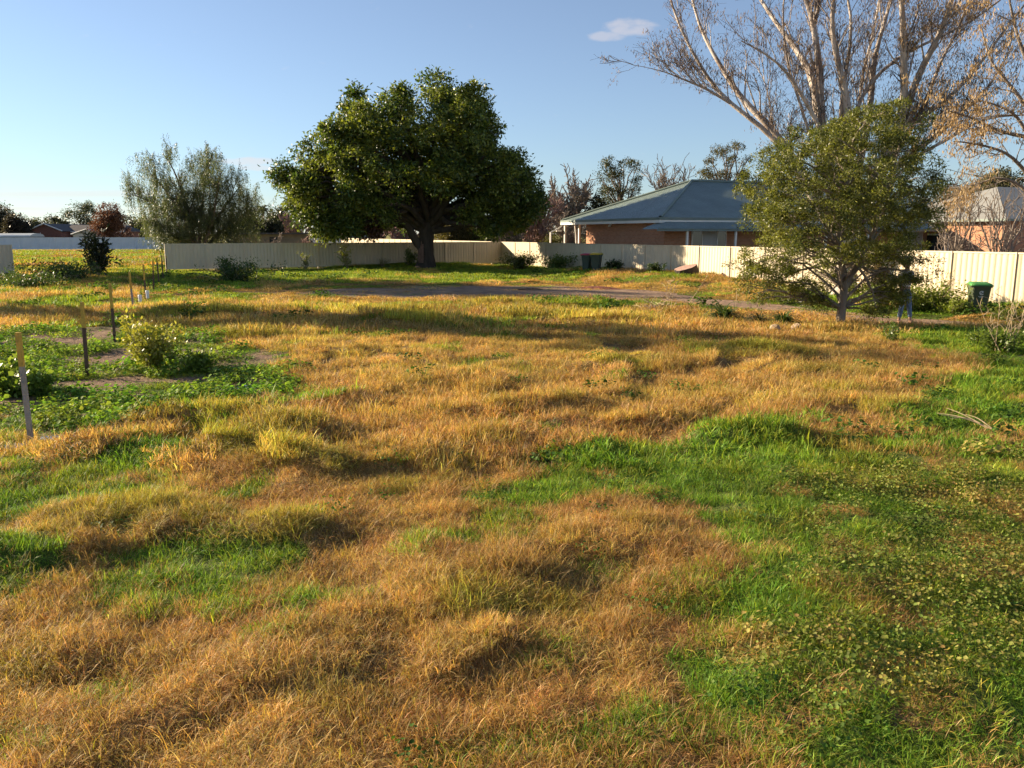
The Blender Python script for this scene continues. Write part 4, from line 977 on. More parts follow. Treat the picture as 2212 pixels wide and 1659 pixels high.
# right background
leafy('gum_tree', 'olive gum filling the right background behind the second house', 2130, 560, 350, 70, 75, (.045, .045, .022), (.13, .115, .055), 900, 14, .28, 51, bare=.1, droop=.6, spray=.8)
leafy('dark_tree', 'dark tree behind the gum limbs above the right fence', 2150, 560, 345, 34, 95, (.015, .02, .01), (.045, .05, .02), 420, 14, .35, 52, bare=.2)
leafy('gum_tree', 'brownish gum behind the right edge of the small tree', 2040, 560, 395, 40, 70, (.05, .045, .025), (.14, .11, .06), 520, 14, .24, 53, bare=.1, droop=.7, spray=.8)
bare('bare_shrub', 'large leafless shrub behind the right fence, left of the brick corner', 2060, 560, 400, 60, 38, 54, 'twig_grey', .8, nst=8, z0=.2)
bare('bare_shrub', 'large leafless shrub behind the right fence before the second house', 2160, 560, 400, 60, 36, 55, 'twig_grey', .8, nst=8, z0=.2)
# palms
def palm(label, px, py_top, Y, seed, hk=1.0):
    rng = np.random.default_rng(seed); p = AT(px, py_top, Y); t = thing('palm_tree', label, 'palm', (p[0], Y, 0))
    zt = p[2]; b = np.array([p[0], Y, 0]); q, r = limb(b+[0, 0, -.2], b+[0, 0, zt], .30*hk, .24*hk, rng, 7, 0, .01); wood_obj(t, 'trunk', [tubes(q, r, 8)], M['bark_far'])
    Vs = []; nf = 26
    pos, dr = [], []
    for i in range(nf):
        a = 2*math.pi*i/nf+rng.random()*.2; e = rng.uniform(-.3, 1.2); L = 1.7*hk*(.8+.4*rng.random())
        d = np.array([math.cos(a)*math.cos(e), math.sin(a)*math.cos(e), math.sin(e)]); c = b+[0, 0, zt]
        for j in range(16):
            c = c+d*L/16; d = norm(d+np.array([0, 0, -.13]))
            sd = norm(np.cross(d, [0, 0, 1])+1e-6)
            for s_ in (-1, 1): pos.append(c.copy()); dr.append(norm(sd*s_+d*.6-np.array([0, 0, .3])))
    pos = np.array(pos); dr = np.array(dr); V, F = leaf_quads(pos, dr, .42*hk, .10*hk, rng)
    k = rng.random((len(pos), 1)); crown_obj(t, 'crown', V, F, np.repeat(np.array([.03, .042, .018])*(1-k)+np.array([.08, .085, .04])*k, 4, 0), M['leaf'])
palm('tall palm on the skyline right of the weeping tree', 568, 452, 150, 71, 1.0)
palm('palm standing above the red brick house gable', 118, 474, 175, 72, 1.0)
# trees out of frame at left whose shadows reach over the field
for i, (x, y, h, hw_, bl) in enumerate(((-33, 32.2, 15.0, 2.2, 10), (-40, 49.0, 15.5, 3.6, 11), (-46, 53.5, 17.0, 2.6, 9))):
    rng = np.random.default_rng(80+i)
    t = thing('roadside_tree', ['tree out of frame at left shading the middle of the field', 'second tree out of frame at left behind the first', 'third tree out of frame at left nearest the houses'][i], 'tree', (x, y, 0))
    lo = [(x+rng.normal()*hw_*.5, y+rng.uniform(-1, 1)*hw_*.8, h*(.45+.5*q/bl), hw_*.55, hw_*.5, h*.10) for q in range(bl)]
    V, F, C, _ = crown_data(rng, lo, [120, 330, 260][i], 16, .8, .45, .24, .2, DG, LG, .2, (.2, 1)); crown_obj(t, 'crown', V, F, C, M['leaf'])
    p, r = limb((x, y, -.2), (x, y, h*.7), .35, .12, rng, 8, 0, .02); parts = [tubes(p, r, 7)]
    for l in lo: q, r = limb(p[5], l[:3], .10, .03, rng, 7, .05, .05); parts.append(tubes(q, r, 5))
    wood_obj(t, 'trunk', parts, M['bark_far'])

# ------------------------------------------------------------------ grass and ground cover (uncountable)
def blades(rng, n, rad, lmin, lmax, w, bend=(.2, .9), lean=.35, nseg=3, pal=((1, 1, 1),), pw=None, clump=.09, sub=None):
    """a patch of curved grass blades gathered in little tufts; denser toward its middle"""
    a = rng.random(n)*2*np.pi; r = rad*rng.random(n)**.62; base = np.stack([r*np.cos(a), r*np.sin(a), np.full(n, -.03)], 1)
    nt_ = max(6, int((rad/clump)**2*2.2)); ta = rng.random(nt_)*2*np.pi; tr_ = rad*np.sqrt(rng.random(nt_)); tc_ = np.stack([tr_*np.cos(ta), tr_*np.sin(ta)], 1)
    d2 = ((base[:, None, :2]-tc_[None])**2).sum(2); ti = d2.argmin(1); pull = .45*rng.random(n)[:, None]
    base[:, :2] = base[:, :2]*(1-pull)+tc_[ti]*pull; away = base[:, :2]-tc_[ti]
    tl = (.6+.75*rng.random(nt_))[ti]
    L = (lmin+(lmax-lmin)*rng.random(n))*tl
    L = np.where(rng.random(n) < .02, L*1.6, L)
    az = np.arctan2(away[:, 1], away[:, 0])+rng.normal(size=n)*1.1; h = np.stack([np.cos(az), np.sin(az), 0*az], 1); sd = np.stack([-np.sin(az), np.cos(az), 0*az], 1)
    tw = rng.normal(size=n)*.6; sd = norm(sd*np.cos(tw)[:, None]+h*np.sin(tw)[:, None])
    ln = lean*np.abs(rng.normal(size=n)); bd = bend[0]+(bend[1]-bend[0])*rng.random(n)
    lv = np.linspace(0, 1, nseg+1)
    pts = [base]
    for i in range(nseg):
        th = ln+bd*1.7*((lv[i]+lv[i+1])/2)**1.5
        d = h*np.sin(th)[:, None]+np.array([0, 0, 1.0])*np.cos(th)[:, None]
        pts.append(pts[-1]+d*(L/nseg)[:, None])
    wd = w*(.6+.8*rng.random(n))
    prof_ = [1.0]+[.95-.45*(i/nseg)**2 for i in range(1, nseg)]
    Vs = []
    for i in range(nseg): Vs += [pts[i]-sd*(wd*.5*prof_[i])[:, None], pts[i]+sd*(wd*.5*prof_[i])[:, None]]
    Vs.append(pts[-1]); k = 2*nseg+1
    V = np.stack(Vs, 1).reshape(-1, 3); b0 = np.arange(n)*k
    Q = np.concatenate([np.stack([b0+2*i, b0+2*i+1, b0+2*i+3, b0+2*i+2], 1) for i in range(nseg-1)])
    T = np.stack([b0+2*nseg-2, b0+2*nseg-1, b0+2*nseg], 1)
    pal = np.array(pal); pi_ = rng.choice(len(pal), n, p=pw); tuft_tone = (1+.13*rng.normal(size=nt_)).clip(.6, 1.5)[ti][:, None]
    c = pal[pi_]*(1+.20*rng.normal(size=(n, 1))).clip(.5, 1.6)*(1+.07*rng.normal(size=(n, 3)))*tuft_tone
    return V, [Q, T], np.repeat(c, k, 0).clip(.12, 3)
def leafclump(rng, n, rad, hmin, hmax, lr, cup=.25, colvar=.22):
    a = rng.random(n)*2*np.pi; r = rad*np.sqrt(rng.random(n)); hz = hmin+(hmax-hmin)*rng.random(n)
    c = np.stack([r*np.cos(a), r*np.sin(a), hz], 1); up = norm(np.stack([np.cos(a)*.6, np.sin(a)*.6, np.ones(n)], 1)+.45*rng.normal(size=(n, 3)))
    e1 = norm(np.cross(up, rng.normal(size=(n, 3)))); e2 = np.cross(up, e1); R = lr*(.55+.8*rng.random(n))
    an = np.arange(7)*2*np.pi/7; rim = 1+.12*np.array([1, -1, .6, -.8, 1, -1, .3])
    V = [c-up*(R*cup*.4)[:, None]]
    for q in range(7): V.append(c+(e1*math.cos(an[q])+e2*math.sin(an[q]))*(R*rim[q])[:, None]+up*(R*cup*(.6+.4*math.sin(q*2.4)))[:, None])
    V = np.stack(V, 1).reshape(-1, 3); b0 = np.arange(n)*8
    F = np.concatenate([np.stack([b0, b0+1+q, b0+1+(q+1) % 7], 1) for q in range(7)])
    # stalks
    g = np.stack([r*.3*np.cos(a), r*.3*np.sin(a), np.full(n, -.03)], 1); sd = np.stack([-np.sin(a), np.cos(a), 0*a], 1)*lr*.06
    SV = np.stack([g-sd, g+sd, c], 1).reshape(-1, 3); SF = np.arange(n*3).reshape(-1, 3)
    col = (1+colvar*rng.normal(size=(n, 1))).clip(.45, 1.7)*(1+.08*rng.normal(size=(n, 3)))
    C = np.concatenate([np.repeat(col, 8, 0), np.repeat(col*.9, 3, 0)]).clip(.2, 2)
    return np.concatenate([V, SV]), [np.concatenate([F, SF+len(V)])], C
def src(name, dat, mat): return bpy.data.objects.new(name, np_mesh(name, dat[0], dat[1], mat, dat[2]))
rng = np.random.default_rng(31)
SRC = {k_: [] for k_ in ('near', 'mid', 'far', 'vfar', 'gnear', 'gmid', 'gfar', 'wnear', 'wmid', 'wsmall')}
DP = ((1, 1, 1), (.88, .74, .75), (1.14, 1.26, 1.7), (.70, .95, .45), (.55, .55, .6)); DW = (.46, .17, .24, .07, .06)          # golden, rust, straw, greenish, old grey
GP = ((1, 1, 1), (1.6, 1.2, 1.0), (2.7, 1.5, 2.2), (.55, .6, .7)); GW = (.62, .18, .04, .16)                                   # green, yellow-green, dry, deep
for i in range(5):
    SRC['near'].append(src('dry_tuft', blades(rng, 950, .20, .05, .135, .0029, (.3, 2.1), .5, 4, DP, DW, .045), M['grass']))
    SRC['gnear'].append(src('green_tuft', blades(rng, 640, .20, .045, .125, .0042, (.1, 1.6), .42, 3, GP, GW, .045), M['grass']))
    SRC['mid'].append(src('dry_tuft', blades(rng, 900, .37, .07, .175, .0062, (.2, 1.6), .4, 3, DP, DW, .07), M['grass']))
    SRC['gmid'].append(src('green_tuft', blades(rng, 760, .37, .06, .15, .0085, (.1, 1.3), .4, 3, GP, GW, .07), M['grass']))
    SRC['far'].append(src('dry_tuft', blades(rng, 950, .85, .09, .22, .015, (.15, 1.0), .35, 2, DP, DW, .16), M['grass']))
    SRC['gfar'].append(src('green_tuft', blades(rng, 850, .85, .07, .19, .018, (.1, 1.0), .4, 2, GP, GW, .16), M['grass']))
    SRC['vfar'].append(src('field_tuft', blades(rng, 700, 2.2, .10, .30, .05, (.15, 1.0), .4, 2, GP, GW, .4), M['grass']))
    SRC['wnear'].append(src('weed_clump', leafclump(rng, 60, .15, .02, .14, .0095), M['weed']))
    SRC['wmid'].append(src('weed_clump', leafclump(rng, 60, .22, .02, .16, .022), M['weed']))
    SRC['wsmall'].append(src('weed_clump', leafclump(rng, 80, .40, .04, .26, .036), M['weed']))
KEYS = list(SRC); START = {}; OBJS = []
for k_ in KEYS: START[k_] = len(OBJS); OBJS += SRC[k_]

def scatter(name, label, cat, P, key, scl, col, tilt=.15):
    n = len(P)
    if n == 0: return
    me = bpy.data.meshes.new(name); me.vertices.add(n); me.vertices.foreach_set('co', P.astype(np.float32).ravel())
    def att(nm, ty, arr, field): a_ = me.attributes.new(nm, ty, 'POINT'); a_.data.foreach_set(field, arr.ravel())
    rng_ = np.random.default_rng(len(P)); gx_ = (hgt(P[:, 0]+.12, P[:, 1])-hgt(P[:, 0]-.12, P[:, 1]))/.24; gy_ = (hgt(P[:, 0], P[:, 1]+.12)-hgt(P[:, 0], P[:, 1]-.12))/.24
    zx = norm(np.stack([-gx_, -gy_, np.ones(n)], 1)); az_ = rng_.random(n)*6.283; xr = np.stack([np.cos(az_), np.sin(az_), 0*az_], 1)
    yx = norm(np.cross(zx, xr)); xx_ = np.cross(yx, zx)          # columns of the rotation
    rot = np.stack([np.arctan2(yx[:, 2], zx[:, 2]), np.arcsin(np.clip(-xx_[:, 2], -1, 1)), np.arctan2(xx_[:, 1], xx_[:, 0])], 1).astype(np.float32)
    att('rot', 'FLOAT_VECTOR', rot, 'vector'); att('scl', 'FLOAT_VECTOR', scl.astype(np.float32), 'vector')
    c = np.ones((n, 4), np.float32); c[:, :3] = col; att('col', 'FLOAT_COLOR', c, 'color')
    kinds = sorted(set(key)); idx = np.zeros(n, np.int32); objs = []
    for k_ in kinds:
        m_ = key == k_; nv = len(SRC[k_]); idx[m_] = len(objs)+rng_.integers(0, nv, m_.sum()); objs += SRC[k_]
    att('idx', 'INT', idx, 'value'); me.update()
    o = link(name, me); stuff(o, label, cat)
    ng = bpy.data.node_groups.new(name+'_nodes', 'GeometryNodeTree')
    ng.interface.new_socket('Geometry', in_out='INPUT', socket_type='NodeSocketGeometry'); ng.interface.new_socket('Geometry', in_out='OUTPUT', socket_type='NodeSocketGeometry')
    N_, L_ = ng.nodes, ng.links
    gi = N_.new('NodeGroupInput'); go = N_.new('NodeGroupOutput'); iop = N_.new('GeometryNodeInstanceOnPoints'); jn = N_.new('GeometryNodeJoinGeometry')
    for ob in reversed(objs):
        oi = N_.new('GeometryNodeObjectInfo'); oi.inputs['Object'].default_value = ob; oi.inputs['As Instance'].default_value = True
        L_.new(oi.outputs['Geometry'], jn.inputs[0])
    L_.new(gi.outputs[0], iop.inputs['Points']); L_.new(jn.outputs[0], iop.inputs['Instance']); iop.inputs['Pick Instance'].default_value = True
    def na_(nm, ty):
        q = N_.new('GeometryNodeInputNamedAttribute'); q.data_type = ty; q.inputs['Name'].default_value = nm
        return [s_ for s_ in q.outputs if s_.enabled and s_.name == 'Attribute'][0]
    L_.new(na_('idx', 'INT'), iop.inputs['Instance Index']); L_.new(na_('rot', 'FLOAT_VECTOR'), iop.inputs['Rotation']); L_.new(na_('scl', 'FLOAT_VECTOR'), iop.inputs['Scale'])
    L_.new(iop.outputs[0], go.inputs[0])
    md_ = o.modifiers.new('scatter', 'NODES'); md_.node_group = ng
    return o
def sample(rng, y0, y1, dens, half=.66, pad=1.2):
    c = 1/math.sqrt(dens); W_ = half*y1+pad
    gx_, gy_ = np.meshgrid(np.arange(-W_, W_, c), np.arange(y0, y1, c)); x = gx_.ravel(); y = gy_.ravel()
    x = x+c*(rng.random(len(x))-.5)*1.15; y = y+c*(rng.random(len(y))-.5)*1.15; k = np.abs(x) < half*y+pad; return x[k], y[k]
GOLD, ORNG, STRAW, YGRN, GRN, DGRN = (np.array(c) for c in ((.56, .37, .118), (.50, .29, .105), (.60, .46, .20), (.40, .37, .05), (.16, .295, .030), (.085, .165, .024)))
rng = np.random.default_rng(33)
groups = {'dry_grass': [[], [], [], []], 'green_grass': [[], [], [], []], 'broadleaf_weeds': [[], [], [], []], 'far_field_grass': [[], [], [], []]}
def add(g, P, key, scl, col):
    for l_, v_ in zip(groups[g], (P, key, scl, col)): l_.append(v_)
BANDS_ = [(2.6, 5.2, 29, 'near'), (5.2, 8.5, 23, 'near'), (8.5, 13, 7.5, 'mid'), (13, 20, 5.0, 'mid'), (20, 32, 1.7, 'far'), (32, 66, 1.2, 'far')]
for (y0, y1, dens, lod) in BANDS_:
    x, y = sample(rng, y0, y1, dens)
    fr_ = -((x-FA[0])*0.9+(y-FA[1])*0.437)          # >0: field side of side fence
    bk = (y-PL[1])-(x-PL[0])*(D1[1]/D1[0])           # >0: beyond back fence line
    keep = (fr_ > .15) & ((bk < -.1) | (x < -21))
    td = track_d(x, y)+.5*(fbm(x*1.1, y*1.1, 42)-.5)*2
    keep &= rng.random(len(x)) < np.maximum(sstep(td, -.35, .45), .75*sstep(fbm(x/2.2, y/.9, 46), .47, .60))
    x, y, bk = x[keep], y[keep], bk[keep]
    gm = np.zeros(len(x), bool)
    for p in GREENS: gm |= in_poly(x, y, p, .5)
    wl_m = in_poly(x, y, WEEDL, .6); wr_m = in_poly(x, y, WEEDR, .8); bare_ = bare_mask(x, y)
    leftfield = (x < -21) & (bk > 0)
    n1 = fbm(x/1.6+3, y/1.6, 51); n2 = fbm(x/.55, y/.55, 52); n3 = fbm(x/4.5, y/4.5, 53); mh = mound_h(x, y)
    # random green tufts inside the dry grass, dry inside the green
    patchy = gm ^ (rng.random(len(x)) < np.where(gm, .04+.12*(n1 > .60), .03+.5*(n1 > .70)))
    patchy &= ~(wr_m & (rng.random(len(x)) < .06+.16*(n2 > .55)))
    green = patchy | (leftfield & (n3 < .68)) | ((y > 26) & (fbm(x/2.6, y/1.5, 55) > .60)) | ((y > 26) & (x < -9) & (fbm(x/3, y/2, 56) > .50))
    dens_keep = np.where(wl_m, .75*(n2 > .46)+.05, 1.0)*(1-.75*bare_)*np.where(wr_m, .85, 1.0)
    for e in PUD: dens_keep = np.where(ell(x, y, e[0], e[1], e[2]*1.3, e[3]*1.8) < 1, 0, dens_keep)
    k2 = rng.random(len(x)) < dens_keep
    x, y, green, n1, n2, n3, mh, wl2, wr2, lf, bare2 = (q[k2] for q in (x, y, green, n1, n2, n3, mh, wl_m, wr_m, leftfield, bare_))
    z = hgt(x, y); P = np.stack([x, y, z], 1); n = len(x)
    # colours of the dry grass
    f = np.clip((n1-.35)*2.2+.25*rng.normal(size=n), 0, 1)[:, None]; col = GOLD*(1-f)+ORNG*f
    band_or = (sstep(y, 6.3, 7.3)*sstep(y, 12.5, 10.5))[:, None]*.6*(x > -3)[:, None]; col = col*(1-band_or)+ORNG*band_or
    yg = np.clip(sstep(mh, .05, .16)*.75+.5*sstep(n2, .55, .7)*sstep(n1, .5, .4)+.15*rng.normal(size=n), 0, .9)[:, None]; col = col*(1-yg)+YGRN*yg
    col = np.where(wl2[:, None], YGRN*.8+GRN*.2, col)
    gf = np.clip((n2-.35)*2+.2*rng.normal(size=n), 0, 1)[:, None]; gcol = GRN*(1-gf)+(YGRN*.4+GRN*.6)*gf
    gcol = np.where((wl2 & (n1 > .5))[:, None], DGRN*.6+GRN*.4, gcol)
    gcol = np.where(((y > 42) & ~lf)[:, None], GRN*.75+YGRN*.25, gcol); gcol = np.where(lf[:, None], np.where((n1 > .5)[:, None], YGRN*.75+GRN*.25, YGRN*.5+GRN*.5), gcol)
    jit = (1+.18*rng.normal(size=(n, 1))).clip(.5, 1.6); col = col*jit; gcol = gcol*jit
    low = np.where(y > 22, .45+.55*sstep(track_d(x, y), .5, 5.0), 1.0)
    low = low*np.where(ell(x, y, 300, 652, 70, 14) < 1, .4, 1.0)
    low = low*(1-.5*np.clip(wheel_m(x, y), 0, 1))
    h = low*(.8+.4*rng.random(n))*(.70+.55*n2)*(1+1.2*mh)*np.where(bare2 > .3, .6, 1)*np.where(wl2, .55, 1)*np.where(wr2, .75, 1)
    sc_ = np.stack([.8+.4*rng.random(n)]*2+[h], 1)
    g = green | wl2
    kd = np.array([lod]*n, dtype=object); kg = np.array(['g'+lod]*n, dtype=object)
    add('dry_grass', P[~g], kd[~g], sc_[~g], col[~g]); add('green_grass', P[g], kg[g], sc_[g]*np.array([1, 1, .92]), gcol[g])
    # broad-leaved weeds, sown separately
    xw, yw = sample(rng, y0, y1, {'near': 30, 'mid': 11, 'far': 1.0}[lod]); frw = -((xw-FA[0])*0.9+(yw-FA[1])*0.437); bkw = (yw-PL[1])-(xw-PL[0])*(D1[1]/D1[0])
    ok = (frw > .2) & ((bkw < -.1) | (xw < -21)) & (track_d(xw, yw) > .4); xw, yw = xw[ok], yw[ok]
    gw = np.zeros(len(xw), bool)
    for p in GREENS: gw |= in_poly(xw, yw, p, .6)
    wl2 = in_poly(xw, yw, WEEDL, .6); wr2 = in_poly(xw, yw, WEEDR, .8); n1 = fbm(xw/.7+3, yw/.7, 58); n2 = fbm(xw/.55, yw/.55, 52); bw = bare_mask(xw, yw); n = len(xw)
    f = np.clip((n2-.3)*2.2+.25*rng.normal(size=n), 0, 1)[:, None]; gf = f; P = np.stack([xw, yw, hgt(xw, yw)], 1)
    pw = np.where(wr2, 1.0*sstep(n1, .34, .50)*(1-.8*bw), np.where(wl2, 1.0*sstep(fbm(xw/.8, yw/.6, 57), .42, .52)*(1-.9*bw), np.where(gw, .10*sstep(n1, .5, .6), .012)))
    if lod == 'far': pw = np.where(gw & (yw < 50), .35*sstep(n1, .45, .6), np.where((xw < -8), .25*sstep(n1, .5, .6), .02))
    for e in PUD: pw = np.where(ell(xw, yw, e[0], e[1], e[2]*1.2, e[3]*1.7) < 1, 0, pw)
    wm = rng.random(n) < pw
    wc = np.where(wl2[wm][:, None], np.array([.13, .25, .034])*(1-gf[wm])+np.array([.25, .32, .05])*gf[wm], np.where(wr2[wm][:, None], np.array([.13, .18, .035])*(1-f[wm])+np.array([.30, .24, .07])*f[wm], np.array([.075, .14, .025])))
    wc = wc*(1+.2*rng.normal(size=(wm.sum(), 1))).clip(.5, 1.6)
    ws = .8+.6*rng.random(wm.sum()); key_ = np.array([{'near': 'wnear', 'mid': 'wmid', 'far': 'wsmall'}[lod]]*wm.sum(), dtype=object)
    add('broadleaf_weeds', P[wm], key_, np.stack([ws, ws, ws*.85], 1), wc)
# the lit paddock beyond the stakes on the left
x, y = sample(rng, 62, 123, .30, .62, 0); k_ = (x < -14-.28*(y-52)+6) & (x < -18); k_ &= ~((y > 119))
x, y = x[k_], y[k_]; n = len(x); n1 = fbm(x/6, y/3, 61)[:, None]; jit = (1+.18*rng.normal(size=(n, 1))).clip(.5, 1.6)
fc = (np.where(n1 > .60, GOLD*.6, np.where(n1 < .45, YGRN*.2+GRN*.8, YGRN*.45+GRN*.55)))*jit
add('far_field_grass', np.stack([x, y, hgt(x, y)], 1), np.array(['vfar']*n, dtype=object), np.stack([np.ones(n), np.ones(n), .5+.6*rng.random(n)], 1), fc)
LBL = {'dry_grass': ('golden and orange-brown dry grass over the field', 'grass'), 'green_grass': ('fresh green grass patches in the field', 'grass'), 'broadleaf_weeds': ('low broad-leaved weeds among the grass', 'weeds'), 'far_field_grass': ('sunlit yellow-green grass of the far left paddock', 'grass')}
for g_, (P_, k_, s_, c_) in groups.items():
    scatter(g_, *LBL[g_], np.concatenate(P_), np.concatenate(k_), np.concatenate(s_), np.concatenate(c_))

# ------------------------------------------------------------------ small things
def gz1(p): return float(hgt(p[0], p[1]))
# row of stakes with yellow-painted tops
M['yellow'] = plain('weathered_yellow_paint', (.52, .34, .06), .75, .2, 14, .3, 30)
M['rust'] = plain('dark_weathered_stake', (.12, .072, .048), .85, .35, 9, .4, 30)
M['silver'] = plain('silvered_stake', (.30, .28, .25), .8, .2, 9, .4, 30)
STK = [((40,718),(68,962),.30,'silver','nearest yellow-topped stake at the left picture edge'),((175,653),(189,812),.34,'rust','second stake of the row, left of the yellow-green bush'),((237,612),(249,742),.42,'rust','third stake of the row, counted from the camera'),
 ((279.6,587.6),(288.5,668),.45,'silver','fourth stake of the row, grey below, beside the white cap'),((309.6,572),(315.7,649),.45,'rust','fifth stake of the row, next to the white pipes'),((331.2,564.2),(332.5,631.6),.3,'rust','sixth stake of the row'),
 ((338.7,556),(343.8,616.4),.2,'rust','seventh stake of the row'),((349,552),(353,605.7),.15,'rust','eighth stake of the row'),((358.5,552.8),(361,596),.12,'rust','farthest stake, at the end of the back fence')]
for (tp_, bt_, yf, mt_, lab) in STK:
    b = G(*bt_); b[2] = gz1(b); t = AT(*tp_, b[1]); H_ = t[2]-b[2]
    root = thing('marker_stake', lab, 'stake', b, 0, 'stakes in a row across the field')
    lean = np.array([t[0]-b[0], rng.normal()*.02, H_]); w_ = .026
    def bar(z0, z1, name, mat, ww=w_):
        a_ = lean*z0; c_ = lean*z1; V = []
        for q in (a_, c_): V += [(q[0]-ww, q[1]-ww*.7, q[2]), (q[0]+ww, q[1]-ww*.7, q[2]), (q[0]+ww, q[1]+ww*.7, q[2]), (q[0]-ww, q[1]+ww*.7, q[2])]
        me = bpy.data.meshes.new(name); me.from_pydata(V, [], [(3,2,1,0),(4,5,6,7),(0,1,5,4),(1,2,6,5),(2,3,7,6),(3,0,4,7)]); me.update(); me.materials.append(mat); return link(name, me, root)
    bar(-.15, 1-yf, 'shaft', M[mt_]); bar(1-yf+.0005, 1.0, 'painted_top', M['yellow'], w_+.0015)
# white plastic pipes and cap
M['pvc'] = plain('white_plastic', (.78, .78, .77), .35)
def pipe(label, fx, f0, f1, r):
    b = G(fx*.7786, f1*.7786); b[2] = gz1(b); top = AT(fx*.7786, f0*.7786, b[1])[2]
    t = thing('plastic_pipe', label, 'pipe', b, 0, 'white pipes by the stakes'); H_ = top-b[2]
    V, F = tubes(np.array([[0, 0, -.1], [0, 0, H_*.5], [0, 0, H_-.10]]), np.array([r, r, r]), 12); link('pipe', np_mesh('pipe', V, F, M['pvc'], None, True), t)
    V, F = tubes(np.array([[0, 0, H_-.11], [0, 0, H_-.02], [0, 0, H_], [0, 0, H_+.001]]), np.array([r*1.15, r*1.15, r*1.05, .001]), 12); link('cap', np_mesh('cap', V, F, M['pvc'], None, False), t)
pipe('left, lower white plastic pipe standing between the stakes', 390, 818, 846, .055); pipe('right white plastic pipe standing against the fifth stake', 410.6, 806, 834, .055)
b = G(382.5*.7786, 856*.7786); b[2] = gz1(b)
t = thing('pipe_cap', 'small white square cap on the ground left of the pipes', 'cap', b); MB().box(-.07, .07, -.06, .06, -.05, .07).obj('body', M['pvc'], t, bevel=.015); MB().box(-.08, .08, -.07, .07, .071, .09).obj('lid', M['pvc'], t, bevel=.006)

